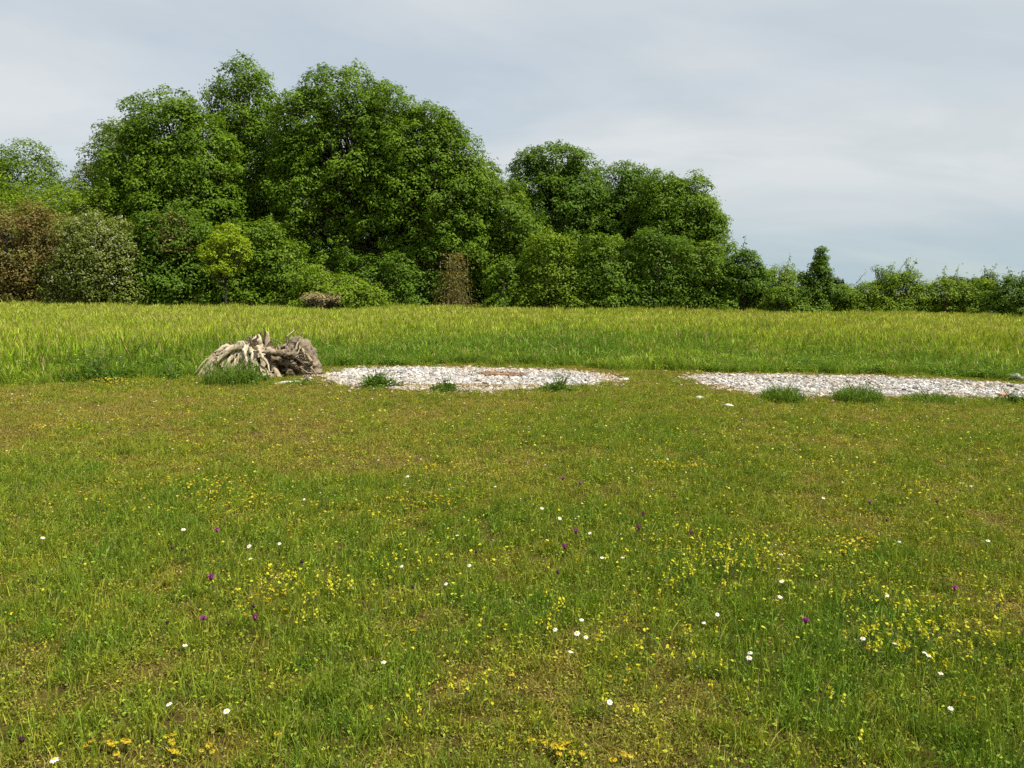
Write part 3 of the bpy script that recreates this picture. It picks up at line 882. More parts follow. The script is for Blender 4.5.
build_tree('sapling', 'narrow conical young tree standing alone above the hedge', 'tree', 820, 45,
           [(820, 255, 4.5, 9), (820, 266, 9, 11), (819, 279, 14, 13), (818, 294, 21, 13), (803, 279, 5, 7), (838, 295, 9, 9)], 'dark', 0.13, 11000, 0.24, None, trunk_r=0.07, limb=0.9)
HB = [(735, 47, [(735, 298, 24, 12)], 'shrub', 'low hedge bush under the round headed young tree', 0),
      (778, 47, [(778, 283, 18, 16), (765, 292, 20, 16), (795, 288, 16, 16)], 'lime', 'yellow green hedge bush between the two young trees', 3),
      (790, 45, [(785, 300, 20, 9), (810, 303, 18, 8)], 'shrub', 'low hedge bush at the foot of the conical young tree', 0),
      (856, 46, [(852, 297, 16, 12), (868, 296, 16, 14), (845, 303, 14, 8)], 'lime', 'hedge bush just past the conical young tree', 2),
      (902, 46, [(900, 291, 18, 17), (885, 297, 18, 14), (915, 299, 14, 13)], 'lime', 'spiky topped hedge bush with bare shoots standing above it', 8),
      (945, 46, [(942, 295, 18, 17), (928, 299, 14, 13), (960, 298, 16, 15)], 'lime', 'hedge bush below the distant trees', 5),
      (985, 46, [(985, 298, 18, 15), (972, 303, 14, 10)], 'lime', 'paler hedge bush beside the shadowed end bush', 3),
      (1015, 44, [(1010, 296, 18, 15), (1035, 298, 22, 18), (1000, 302, 14, 9)], 'dark', 'shadowed dark bush ending the hedge', 3),
      (1075, 44, [(1070, 300, 26, 18), (1100, 302, 26, 18)], 'shrub', 'bush continuing the hedge past the shadowed end bush', 2)]
for (px, Y, bl, lf, lb, tw) in HB:
    build_tree('hedge_bush', lb, 'shrub', px, Y, bl, lf, 0.13, 11000, 0.36, HEDGE, stems=5, trunk_r=0.045, twig_top=tw)
for px, py, hh, lb in [(881, 268, 0.9, 'thin sprig of a young tree standing above the spiky topped hedge bush'),
                       (990, 272, 0.8, 'leafy shoot of a young tree above the paler hedge bush')]:
    build_tree('sapling', lb, 'tree', px, 48, [(px, py + 12, 5, 12), (px - 4, py + 2, 3, 5), (px + 5, py + 6, 4, 6)], 'shrub', 0.12, 420, 0.22, None, trunk_r=0.03, limb=1.0, thin=0.2, twig_top=3)
# --- distant trees over the hedge
for px, py, w, lb in [(835, 289, 8, 'small distant tree top over the hedge past the conical young tree'),
                      (955, 286, 12, 'distant tree over the hedge, rounder of the far pair'),
                      (978, 287, 12, 'distant tree over the hedge, lower of the far pair')]:
    build_tree('distant_tree', lb, 'tree', px, 230, [(px, py, w, 10), (px + w * 0.7, py + 4, w * 0.7, 8)], 'far', 0.9, 2500, 1.5, 'distant trees over the hedge', trunk_r=0.3)

# --- creeper clad trunk and hanging dry twigs
def creeper(name, label, px, Y, z0, z1, w, n, seed):
    r = np.random.default_rng(seed)
    bx, _ = at_depth(px, 300, Y)
    root = obj(name, None, None, (bx, Y, 0)); tag(root, label, 'creeper')
    g = Geo()
    for _ in range(n):
        x = r.normal(0, w * 0.5); y = r.normal(0, 0.3)
        zt = z0 + (z1 - z0) * r.uniform(0.2, 1.0) ** 1.3
        zb = max(0.0 if z0 <= 0.01 else z0, z0 + r.uniform(-0.1, 0.4))
        t = np.linspace(0, 1, 7)[:, None]
        flare = 1 + 0.9 * (1 - t) ** 3 if z0 <= 0.01 else 1 - 0.3 * t
        pts = np.concatenate([x * flare + r.normal(0, 0.05, (7, 1)), y * flare + r.normal(0, 0.05, (7, 1)), zb + (zt - zb) * t], 1)
        g.tube(pts, np.linspace(0.02, 0.008, 7), 4, a=r.uniform(0, 1))
    obj('vine', g.mesh('vine', [M_twig]), root)
    m = n * 55
    zz_ = z0 + (z1 - z0) * r.uniform(0, 1, m) ** 1.8
    f = 1 + (0.9 * (1 - (zz_ - z0) / (z1 - z0)) ** 2 if z0 <= 0.01 else 0)
    pos = np.stack([r.normal(0, w * 0.5, m) * f, r.normal(-0.1, 0.35, m), zz_], 1)
    V, T, A = leaf_quads(pos, r.normal(0, 0.6, (m, 3)) + np.array([0, -0.6, 0.2]), 0.15, 0.06, r.uniform(0, 1, m), r)
    g = Geo(); g.add(V, T=T, a=A)
    obj('dry_leaves', g.mesh('dry_leaves', [LF['dead']]), root)
    return root
creeper('dry_creeper', 'brown dry creeper cloaking a trunk at the foot of the sloping tree', 455, 47.4, 0.0, 3.7, 0.8, 46, 5)
creeper('dry_twigs', 'dry brown twigs hanging over the dark shrub below the round crowned tree', 176, 44.2, 3.4, 5.6, 1.1, 22, 6)

# ------------------------------------------------------------------ uprooted stump
from mathutils import noise as mnoise
def wood_mat(name, stops, scale, stretch, bump):
    m, N, L = new_mat(name)
    tc = N.new('ShaderNodeTexCoord'); mp = N.new('ShaderNodeMapping')
    mp.inputs['Scale'].default_value = stretch
    L.new(tc.outputs['Object'], mp.inputs['Vector'])
    ns = N.new('ShaderNodeTexNoise')
    ns.inputs['Scale'].default_value = scale; ns.inputs['Detail'].default_value = 8; ns.inputs['Roughness'].default_value = 0.7
    ns.inputs['Distortion'].default_value = 0.8
    L.new(mp.outputs[0], ns.inputs['Vector'])
    a = N.new('ShaderNodeAttribute'); a.attribute_name = 'tv'
    ad = N.new('ShaderNodeMath'); ad.operation = 'MULTIPLY_ADD'
    L.new(a.outputs['Fac'], ad.inputs[0]); ad.inputs[1].default_value = 0.5
    sb = N.new('ShaderNodeMath'); sb.operation = 'SUBTRACT'
    L.new(ns.outputs['Fac'], sb.inputs[0]); sb.inputs[1].default_value = 0.25
    L.new(sb.outputs[0], ad.inputs[2])
    p = N.new('ShaderNodeBsdfPrincipled')
    L.new(ramp_node(N, L, ad.outputs[0], stops), p.inputs['Base Color'])
    p.inputs['Roughness'].default_value = 0.9
    p.inputs['Specular IOR Level'].default_value = 0.15
    b = N.new('ShaderNodeBump'); b.inputs['Strength'].default_value = bump; b.inputs['Distance'].default_value = 0.03
    L.new(ns.outputs['Fac'], b.inputs['Height']); L.new(b.outputs[0], p.inputs['Normal'])
    out = N.new('ShaderNodeOutputMaterial'); L.new(p.outputs[0], out.inputs['Surface'])
    return m
M_pale = wood_mat('bleached_root', [(0.2, (0.13, 0.095, 0.06)), (0.5, (0.31, 0.25, 0.16)), (0.85, (0.54, 0.475, 0.35))], 9, (1, 1, 0.4), 0.9)
M_grey = wood_mat('weathered_root_plate', [(0.2, (0.035, 0.026, 0.018)), (0.45, (0.12, 0.092, 0.06)), (0.8, (0.29, 0.24, 0.165))], 11, (1, 1, 1), 1.0)
M_rot = wood_mat('rotten_wood', [(0.2, (0.014, 0.010, 0.006)), (0.5, (0.078, 0.056, 0.032)), (0.8, (0.27, 0.21, 0.135))], 14, (1, 1, 1), 1.0)

SY = ground_at(255, 379)[1] + 0.45
def sp(px, py, dy=0.0):
    """stump-local point seen at a pixel, dy metres behind the stump's middle plane"""
    X, Z = at_depth(px, py, SY + dy)
    return np.array([X - SX, dy, Z])
SX = 0.0
SX = at_depth(258, 375, SY)[0]
stump = obj('uprooted_stump', None, None, (SX, SY, 0))
tag(stump, 'uprooted tree stump with bleached roots and a rotten hollow lying beside the gravel', 'stump')
def lump(name, c, rx, ry, rz, mat, amp, freq, seed, sub=4, ridge=0.0, tvo=0.0, smooth=True):
    bm = bmesh.new()
    bmesh.ops.create_icosphere(bm, subdivisions=sub, radius=1)
    V, A = [], []
    for v in bm.verts:
        p = v.co.copy()
        q = Vector((p.x * freq + seed, p.y * freq, p.z * freq))
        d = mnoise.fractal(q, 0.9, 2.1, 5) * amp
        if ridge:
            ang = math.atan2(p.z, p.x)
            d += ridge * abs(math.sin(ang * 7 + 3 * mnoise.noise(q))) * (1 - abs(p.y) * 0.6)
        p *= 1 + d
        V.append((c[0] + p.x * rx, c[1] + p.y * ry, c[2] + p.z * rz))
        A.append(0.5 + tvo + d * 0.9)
    F = [[w.index for w in f.verts] for f in bm.faces]
    bm.free()
    return obj(name, mesh_np(name, V, [np.array(F)], [mat], smooth, {'tv': A}), stump)
def root_tube(pts, r0, r1, mat, sides=8, name='root', tv=0.5, wob=0.03, n=14, par=None):
    P = np.array(pts, float)
    k = np.linspace(0, len(P) - 1, n)
    Q = np.stack([np.interp(k, np.arange(len(P)), P[:, c]) for c in range(3)], 1)
    Q[1:-1] = (Q[:-2] + 2 * Q[1:-1] + Q[2:]) / 4
    Q += rng.normal(0, wob, Q.shape) * np.linspace(0.3, 1, n)[:, None]
    g = Geo()
    g.tube(Q, np.linspace(r0, r1, n) * rng.uniform(0.8, 1.2, n), sides, a=np.full(n * sides + 1, tv) + rng.normal(0, 0.12, n * sides + 1), rough=0.16)
    return obj(name, g.mesh(name, [mat], True), par or stump)
# the bleached root collar: chunky roots that arch over and run down to the ground
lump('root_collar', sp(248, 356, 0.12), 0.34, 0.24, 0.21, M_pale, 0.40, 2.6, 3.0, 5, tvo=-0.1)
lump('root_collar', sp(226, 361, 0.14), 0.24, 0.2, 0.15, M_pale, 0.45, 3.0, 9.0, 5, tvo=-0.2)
# the flared skirt of bleached wood, ridged along the grain
def skirt():
    nu, nv = 64, 22
    V, A = [], []
    for a in range(nu):
        u = a / (nu - 1)
        top_ = np.array([222 + 42 * u, 347 - 2.5 * math.sin(u * math.pi)])
        bot = np.array([191 + 92 * u, 379 + 1.5 * math.sin(u * 3)])
        mid = np.array([205 + 68 * u, 354 + 4 * u])
        for b in range(nv):
            v = b / (nv - 1)
            p = (1 - v) ** 2 * top_ + 2 * v * (1 - v) * mid + v ** 2 * bot
            rg = abs(math.sin(u * 26 + 2.2 * mnoise.noise(Vector((u * 6, v * 2.0, 1.3))))) + 0.8 * mnoise.noise(Vector((u * 22, v * 4, 5.1)))
            dy = -0.02 - 0.32 * v - 0.16 * math.sin(u * math.pi) * (0.4 + 0.6 * v) - 0.055 * rg * (0.3 + v)
            q = sp(p[0], p[1], dy); q[2] = max(q[2], -0.02)
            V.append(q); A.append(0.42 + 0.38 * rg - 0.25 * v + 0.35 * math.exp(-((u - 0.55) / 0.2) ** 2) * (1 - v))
    Q = [[a * nv + b, a * nv + b + 1, (a + 1) * nv + b + 1, (a + 1) * nv + b] for a in range(nu - 1) for b in range(nv - 1)
         if mnoise.noise(Vector((a * 0.28, b * 0.22, 8.8))) < 0.30 - 0.25 * b / nv]
    return mesh_np('root_flare', V, [np.array(Q)], [M_pale], True, {'tv': A})
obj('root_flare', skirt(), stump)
fan = []
for q in range(6):       # the long sweep to the left
    t = rng.uniform(0, 0.7)
    x1 = 190 + 36 * t + rng.normal(0, 2)
    xt = 228 + 16 * rng.uniform()
    k = rng.uniform(0.75, 1.0)
    fan.append([(xt, 346 + rng.normal(0, 1)), (xt - (xt - x1) * 0.38, 347.5 + 6 * t + rng.normal(0, 1)), (xt - (xt - x1) * 0.66 * k, 356 + 3 * t + rng.normal(0, 1)),
                (xt - (xt - x1) * 0.86 * k, 366 + rng.normal(0, 1)), (x1, 379 + rng.normal(0, 1))])
NL = len(fan)
for xt, dx, yb_ in [(243, 5, 364), (250, 6, 366), (257, 14, 373)]:
    fan.append([(xt, 347), (xt + dx * 0.3 + rng.normal(0, 1.0), 353), (xt + dx, yb_)])
for q, f in enumerate(fan):
    pts = [sp(px, py, -0.20 - 0.26 * (t / (len(f) - 1))) for t, (px, py) in enumerate(f)]
    root_tube(pts, rng.uniform(0.03, 0.05), 0.014, M_pale, 7, tv=rng.uniform(0.35, 0.8) + (0.4 if q >= NL else 0), wob=0.02)
# broken heartwood standing up in the middle: jagged upright splinters, pale where freshly torn
def shard(px, py0, py1, w, lean, mat, tv, dy):
    a, b = sp(px, py0, dy), sp(px + lean, py1, dy)
    n = 6
    t = np.linspace(0, 1, n)[:, None]
    g = Geo()
    g.tube(a * (1 - t) + b * t + rng.normal(0, 0.012, (n, 3)), w * np.array([1.0, 1.05, 0.95, 0.75, 0.5, 0.18]), 6, a=np.clip(tv + rng.normal(0, 0.2, n * 6 + 1), 0, 1.2), rough=0.28)
    obj('heartwood_shard', g.mesh('heartwood_shard', [mat]), stump)
for q in range(26):
    px = rng.uniform(233, 274)
    top_ = np.interp(px, [232, 238, 244, 249, 254, 260, 265, 268, 274], [341, 336, 340, 334, 337, 332, 327, 337, 346]) + abs(rng.normal(0, 2.5))
    shard(px, 352 + rng.uniform(-2, 4), top_, rng.uniform(0.035, 0.075), rng.normal(0, 3.5), M_rot if q % 3 else M_pale, rng.uniform(0.3, 0.95), rng.uniform(-0.08, 0.2))
# rotten hollow and crumbled wood
lump('rotten_core', sp(276, 366, 0.12), 0.34, 0.28, 0.30, M_rot, 0.75, 3.6, 21.0, 5)
for q in range(34):
    px, py = rng.uniform(264, 293), rng.uniform(352, 380)
    s = rng.uniform(0.03, 0.075)
    p = sp(px, py, rng.uniform(-0.28, -0.1)); p[2] = max(p[2], s * 0.5)
    lump('wood_chunk', p, s * 1.4, s, s * 0.8, M_rot if q % 3 else M_grey, 0.9, 1.8, 40 + q * 3.3, 2, tvo=rng.uniform(-0.2, 0.35), smooth=False)
# the tilted root plate on the right with matted roots
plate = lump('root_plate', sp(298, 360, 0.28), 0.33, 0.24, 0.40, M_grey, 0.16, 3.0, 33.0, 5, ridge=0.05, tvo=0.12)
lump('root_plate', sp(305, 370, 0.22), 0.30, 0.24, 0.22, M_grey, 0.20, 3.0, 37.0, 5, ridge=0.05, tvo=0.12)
for q in range(34):
    a = rng.uniform(-0.6, 2.9)
    p0 = np.array(sp(291, 360, 0.0)) + rng.normal(0, 0.09, 3)
    L_ = rng.uniform(0.22, 0.44)
    p1 = p0 + np.array([math.cos(a) * L_ * 0.9, rng.uniform(-0.08, 0.12), math.sin(a) * L_])
    p1[2] = max(p1[2], 0.05)
    root_tube([p0, (p0 + p1) / 2 + rng.normal(0, 0.06, 3), p1], 0.018, 0.007, M_grey if q % 3 else M_pale, 5, tv=rng.uniform(0.35, 0.85), n=8, par=plate)
for f in [[(272, 352), (282, 352), (292, 360), (304, 372)], [(284, 354), (296, 362), (306, 374), (318, 380)], [(300, 348), (310, 358), (313, 368), (320, 377)],
          [(276, 350), (286, 346), (300, 350), (308, 360)]]:
    root_tube([sp(px, py, 0.0) for px, py in f], 0.035, 0.014, M_pale, 6, tv=0.3)

# ------------------------------------------------------------------ weeds, stones
def weed(label, px, py, rad, h, leaf, n, name='weed_tuft', group='weed tufts along the gravel and meadow edge', blade=True, seed=0):
    r = np.random.default_rng(500 + seed)
    X, Y = ground_at(px, py)
    root = obj(name, None, None, (X, Y, float(gz(X, Y)))); tag(root, label, 'weed', group)
    g = Geo()
    if blade:
        V, Q, A = blades(n, rad * 0.75, h, 0.014, 1.0, 0.55, 3, 0.03, r=r)
        V[:, 2] *= np.clip(1.1 - 0.5 * (np.hypot(V[:, 0], V[:, 1]) / rad) ** 2, 0.3, 1)
        g.add(V, Q=Q, a=A)
    else:
        nb = max(5, n // 26)
        for b in range(nb):
            a, q = r.uniform(0, 6.28), rad * (r.uniform() ** 0.7)
            V, T, A = herb(n // nb, rad * r.uniform(0.18, 0.34), h * r.uniform(0.45, 1.1) * (1.05 - 0.55 * q / rad), 0.028, 0.07, r)
            g.add(V + np.array([q * math.cos(a), q * math.sin(a), 0]), T=T, a=A)
        V, Q, A = blades(n // 6, rad, h * 0.9, 0.010, 0.9, 0.6, 3, 0.03, r=r)
        g.add(V, Q=Q, a=A)
    obj('leaves', g.mesh('leaves', [leaf]), root)
    g = Geo()
    for _ in range(7 if blade else 12):
        a, q = r.uniform(0, 6.28), rad * 0.7 * math.sqrt(r.uniform())
        p = np.array([q * math.cos(a), q * math.sin(a), 0])
        g.tube(np.linspace(p * 0.02, p + np.array([0, 0, h * r.uniform(0.7, 1.15)]), 4), np.linspace(0.006, 0.003, 4), 4)
    obj('stem', g.mesh('stem', [M_stem]), root)
L_weed = leaf_set('weed_leaves', (0.055, 0.115, 0.012), (0.10, 0.18, 0.016), (0.17, 0.25, 0.028), 0.4)
L_weed2 = leaf_set('nettle_leaves', (0.042, 0.092, 0.012), (0.080, 0.155, 0.018), (0.15, 0.235, 0.03), 0.4)
L_red = leaf_set('reddish_weed', (0.12, 0.045, 0.02), (0.22, 0.11, 0.05), (0.22, 0.19, 0.07), 0.2)
weed('dark leafy weed on the front rim of the gravel near the stump', 378, 388, 0.32, 0.34, L_weed2, 700, blade=False, seed=1)
weed('small weed beside the bare strip of the oval gravel', 446, 391.5, 0.26, 0.22, L_weed2, 380, blade=False, seed=2)
weed('spreading weed at the pointed end of the oval gravel', 560, 390, 0.28, 0.28, L_weed2, 420, blade=False, seed=3)
weed('round grass tuft on the front rim of the longer gravel bed, smaller of two', 782, 400, 0.42, 0.34, L_weed, 700, seed=4)
weed('round grass tuft on the front rim of the longer gravel bed, broader of two', 858, 401, 0.46, 0.34, L_weed, 760, seed=5)
weed('grass tuft hugging the rim of the longer gravel bed past the two round tufts', 932, 401, 0.5, 0.22, L_weed, 560, seed=6)
weed('small tuft next to the reddish brick piece', 1012, 404, 0.22, 0.22, L_weed2, 260, blade=False, seed=7)
weed('dark nettle patch in the meadow edge left of the stump', 97, 381, 0.55, 0.62, L_weed2, 1200, blade=False, seed=8)
weed('dark nettle patch deeper in the tall grass behind the first nettles', 150, 368, 0.65, 0.72, L_weed2, 1300, blade=False, seed=9)
weed('low nettle clump just beside the bleached roots', 172, 380, 0.24, 0.30, L_weed2, 320, blade=False, seed=10)
weed('grassy weeds growing in front of the bleached roots of the stump', 232, 384, 0.60, 0.62, L_weed, 420, seed=11)
weed('leafy weeds sprouting at the hollow of the stump', 250, 384, 0.40, 0.42, L_weed2, 380, blade=False, seed=12)
weed('reddish dry weed lying in the middle of the oval gravel bed', 488, 375.5, 0.26, 0.05, L_red, 160, blade=False, seed=13)
weed('faded reddish weed trailing behind on the oval gravel bed', 512, 376, 0.3, 0.04, L_red, 120, blade=False, seed=14)
weed('grass tuft at the corner between stump and gravel', 300, 385, 0.35, 0.12, L_weed, 300, seed=15)

M_field = solid_mat('field_stone', [(0.3, (0.16, 0.15, 0.14)), (0.7, (0.42, 0.41, 0.39))], 18, bump=0.5)
M_brick = solid_mat('brick_clay', [(0.3, (0.30, 0.13, 0.07)), (0.7, (0.48, 0.25, 0.15))], 30, bump=0.5)
def rock(name, label, cat, px, py, sx, sy, sz, mat, seed, group=None, box=False):
    X, Y = ground_at(px, py)
    bm = bmesh.new()
    if box:
        bmesh.ops.create_cube(bm, size=1)
        bmesh.ops.subdivide_edges(bm, edges=bm.edges[:], cuts=3, use_grid_fill=True)
    else:
        bmesh.ops.create_icosphere(bm, subdivisions=3, radius=0.55)
    for v in bm.verts:
        q = v.co * 2.2 + Vector((seed, 0, 0))
        v.co *= 1 + mnoise.fractal(q, 1.0, 2.0, 3) * (0.10 if box else 0.28)
        v.co.x *= sx; v.co.y *= sy; v.co.z *= sz
    me = bpy.data.meshes.new(name); bm.to_mesh(me); bm.free()
    me.materials.append(mat)
    o = obj(name, me, None, (X, Y, float(gz(X, Y)) + sz * 0.35), (0.1, 0.05, seed))
    tag(o, label, cat, group)
rock('field_stone', 'larger grey field stone at the meadow edge behind the longer gravel bed', 'stone', 1016, 380, 0.26, 0.2, 0.15, M_field, 1.3, 'field stones behind the gravel')
rock('field_stone', 'lesser grey field stone beside the larger one behind the longer gravel', 'stone', 1023, 381, 0.15, 0.14, 0.12, M_field, 4.1, 'field stones behind the gravel')
rock('brick_piece', 'broken reddish brick lying on the longer gravel bed', 'brick', 1003, 397, 0.22, 0.12, 0.07, M_brick, 0.4, box=True)
rock('brick_piece', 'small reddish brick crumb at the pointed end of the longer gravel bed', 'brick', 719, 385.5, 0.13, 0.09, 0.05, M_brick, 2.4, box=True)
for q, (px, py, lb) in enumerate([(700, 399, 'flat pale stone alone in the short grass before the longer gravel bed'), (728, 407, 'pale stone in the grass ahead of the smaller round tuft'),
                                  (288, 384, 'flat pale stone at the foot of the rotten stump'), (625, 380, 'pale stone just off the pointed end of the oval gravel')]):
    rock('pale_stone', lb, 'stone', px, py, 0.16 if q != 2 else 0.34, 0.12, 0.05, solid_mat('pale_stone', [(0.3, (0.4, 0.38, 0.33)), (0.7, (0.6, 0.58, 0.52))], 20), 7.7 + q)

# ------------------------------------------------------------------ flowers
def flat_mat(name, c1, c2, transl=0.25):
    return leaf_mat(name, [(0, c1), (1, c2)], transl, 0.2)
M_petal_w = flat_mat('white_petal', (0.62, 0.62, 0.58), (0.80, 0.80, 0.77))
M_disc = flat_mat('yellow_disc', (0.55, 0.36, 0.01), (0.70, 0.48, 0.02), 0.05)
M_purple = flat_mat('purple_floret', (0.20, 0.03, 0.16), (0.42, 0.08, 0.34))
M_seed = flat_mat('dark_seed_head', (0.03, 0.012, 0.02), (0.07, 0.03, 0.04), 0.05)
M_yellow = flat_mat('lemon_floret', (0.38, 0.39, 0.02), (0.62, 0.58, 0.03), 0.3)
M_gold = flat_mat('golden_floret', (0.38, 0.29, 0.012), (0.56, 0.43, 0.02), 0.3)
def stem_mesh(h, rad=0.0016, bend=0.02, leaves=4):
    g = Geo()
    t = np.linspace(0, 1, 6)[:, None]
    g.tube(np.concatenate([bend * t ** 2, 0 * t, h * t - 0.01], 1), np.linspace(rad, rad * 0.75, 6), 5)
    c = np.stack([rng.normal(0, 0.012, leaves), rng.normal(0, 0.012, leaves), rng.uniform(0.1, 0.8, leaves) * h], 1)
    V, T, A = leaf_quads(c, rng.normal(0, 0.6, (leaves, 3)) + np.array([0, 0, 0.6]), 0.03, 0.008, np.full(leaves, 0.5))
    g.add(V, T=T, a=A)
    return g.mesh('stem', [M_stem])
def ray_petals(n, r0, r1, w, droop, rag=0.0):
    g = Geo()
    for k in range(n):
        a = 2 * math.pi * k / n + rng.normal(0, 0.05)
        u, v = np.array([math.cos(a), math.sin(a), 0]), np.array([-math.sin(a), math.cos(a), 0])
        l = r1 * rng.uniform(0.88, 1.06)
        d = droop + rng.normal(0, rag)
        p = [u * r0 - v * w * 0.3, u * r0 + v * w * 0.3, u * l * 0.65 + v * w * 0.5 + np.array([0, 0, d * 0.4]), u * l + np.array([0, 0, d]), u * l * 0.65 - v * w * 0.5 + np.array([0, 0, d * 0.4])]
        g.add(p, T=[[0, 1, 2], [0, 2, 4], [4, 2, 3]], a=rng.uniform(0.2, 1))
    return g
def dome(rad, h, mat, name, spikes=0, L_=0.0):
    bm = bmesh.new()
    bmesh.ops.create_icosphere(bm, subdivisions=2, radius=1)
    V = [(v.co.x * rad, v.co.y * rad, v.co.z * h) for v in bm.verts]
    F = [[w.index for w in f.verts] for f in bm.faces]; bm.free()
    g = Geo(); g.add(V, T=F, a=rng.uniform(0, 1, len(V)))
    if spikes:
        v = rng.normal(size=(spikes, 3)); v[:, 2] = np.abs(v[:, 2]) + 0.2
        v /= np.linalg.norm(v, axis=1, keepdims=True)
        for d in v:
            s = np.cross(d, [0.3, 0.5, 0.8]); s /= np.linalg.norm(s) + 1e-9
            b = d * np.array([rad, rad, h]) * 0.8
            g.add([b - s * 0.0022, b + s * 0.0022, b + d * L_ + s * 0.003, b + d * L_ - s * 0.003], Q=[[0, 1, 2, 3]], a=rng.uniform(0.2, 1))
    return g.mesh(name, [mat])
def florets(kind):
    g = Geo()
    if kind == 'spike':     # yellow rattle: hooded florets up the stem
        n = 6
        zc = np.linspace(-0.038, 0.012, n)
        a = np.arange(n) * 2.4
        c = np.stack([0.009 * np.cos(a), 0.009 * np.sin(a), zc], 1)
        for rep in range(2):
            V, T, A = leaf_quads(c, np.stack([np.cos(a), np.sin(a), 0.4 + 0 * a], 1) + rng.normal(0, 0.4, (n, 3)), 0.021, 0.013, rng.uniform(0.2, 1, n))
            g.add(V, T=T, a=A)
        return g.mesh('florets', [M_yellow])
    n = 7                   # trefoil: umbel of pea flowers
    a = np.arange(n) * 2 * math.pi / n
    c = np.stack([0.011 * np.cos(a), 0.011 * np.sin(a), 0 * a], 1)
    for rep in range(2):
        V, T, A = leaf_quads(c, np.stack([np.cos(a) * 0.5, np.sin(a) * 0.5, 0.8 + 0 * a], 1) + rng.normal(0, 0.3, (n, 3)), 0.018, 0.013, rng.uniform(0.1, 1, n))
        g.add(V, T=T, a=A)
    return g.mesh('florets', [M_gold])

KIND = {}
def proto(kind, h, parts):
    KIND[kind] = (h, parts)
PV = 3
proto('daisy', 0.17, [[('stem', stem_mesh(0.17)), ('petals', ray_petals(17, 0.006, 0.023, 0.0075, -0.003 - 0.003 * q, 0.003).mesh('petals', [M_petal_w])), ('disc', dome(0.0075, 0.004, M_disc, 'disc'))] for q in range(PV)])
proto('purple', 0.17, [[('stem', stem_mesh(0.17, 0.002)), ('flower_head', dome(0.011, 0.011, M_purple, 'flower_head', 60, 0.012)), ('bract_cup', dome(0.009, 0.012, M_seed, 'bract_cup'))] for q in range(PV)])
proto('seed', 0.15, [[('stem', stem_mesh(0.15, 0.002)), ('seed_head', dome(0.011, 0.013, M_seed, 'seed_head', 20, 0.006))] for q in range(PV)])
proto('rattle', 0.17, [[('stem', stem_mesh(0.16, 0.0018, 0.015, 8)), ('florets', florets('spike'))] for q in range(PV)])
proto('trefoil', 0.07, [[('stem', stem_mesh(0.07, 0.0013, 0.01, 5)), ('florets', florets('umbel'))] for q in range(PV)])
INFO = {
    'daisy': ('daisy', 'single white daisy on a thin stem in the short grass', 'flower', 'white daisies in the short grass'),
    'purple': ('purple_flower', 'purple tufted flower on an upright stem in the short grass', 'flower', 'purple flowers in the short grass'),
    'seed': ('seed_head', 'dark brown round seed head on a stem in the short grass', 'seed head', 'dark seed heads in the short grass'),
    'rattle': ('yellow_flower', 'pale yellow flower spike standing in the short grass', 'flower', 'pale yellow flower spikes in the short grass'),
    'trefoil': ('trefoil_flower', 'golden yellow trefoil flower low in the short grass', 'flower', 'golden trefoil flowers low in the short grass'),
}
def plant(kind, px, py, scale=1.0, world=None):
    h, variants = KIND[kind]
    hh = h * scale * {'daisy': 0.62, 'rattle': 0.74, 'trefoil': 0.68}.get(kind, 0.8)
    X, Y = ground_at(px, py, hh) if world is None else world
    if gravel_mask(np.array([X]), np.array([Y]))[0] > 0:
        return
    nm, lab, cat, grp = INFO[kind]
    root = obj(nm, None, None, (X, Y, float(gz(X, Y))), (rng.normal(0, 0.05), rng.normal(0, 0.05), rng.uniform(0, 6.28)))
    scale *= {'daisy': 0.62, 'rattle': 0.74, 'trefoil': 0.68}.get(kind, 0.8)
    root.scale = (scale,) * 3
    root.empty_display_size = 0.05
    tag(root, lab, cat, grp)
    bend = {'daisy': 0.02, 'purple': 0.02, 'seed': 0.02, 'rattle': 0.015, 'trefoil': 0.01}[kind]
    tilt = (rng.uniform(-0.1, 0.55), rng.uniform(-0.35, 0.35), -root.rotation_euler.z)
    for pn, me in variants[rng.integers(PV)]:
        o = obj(pn, me, root)
        if pn != 'stem':
            z = h - 0.012 + (-0.006 if pn == 'bract_cup' else 0.002 if pn == 'disc' else 0.0)
            o.location = (bend, 0, z)
            if kind in ('daisy',):
                o.rotation_euler = tilt
DAISY = [(184, 528), (183, 647), (167, 705), (227, 710), (495, 486), (304, 498), (379, 458), (407, 475), (455, 530), (467, 560), (45, 536), (248, 544),
         (280, 543), (443, 579), (385, 661), (51, 761), (249, 558), (400, 562), (668, 459), (540, 507), (593, 530), (604, 554), (624, 554), (585, 618),
         (577, 633), (583, 636), (571, 651), (556, 627), (610, 704), (783, 578), (783, 594), (702, 621), (717, 612), (747, 657), (750, 650), (865, 637),
         (897, 642), (922, 650), (927, 651), (937, 670), (950, 705), (890, 591), (987, 538), (899, 541), (971, 484), (822, 497), (785, 552), (874, 484), (562, 516)]
for p in DAISY:
    plant('daisy', *p, scale=rng.uniform(0.75, 1.1))
PURPLE = [(219, 529), (215, 577), (202, 617), (252, 618), (576, 528), (564, 543), (641, 512), (635, 525), (690, 530), (808, 617), (870, 501), (582, 483), (561, 478), (959, 585), (935, 501)]
for p in PURPLE:
    plant('purple', *p, scale=rng.uniform(0.85, 1.15))
for p in [(175, 547), (164, 625), (228, 625), (253, 607), (416, 583), (473, 546), (889, 518), (20, 740), (560, 565), (300, 560), (180, 550)]:
    plant('seed', *p, scale=rng.uniform(0.8, 1.1))
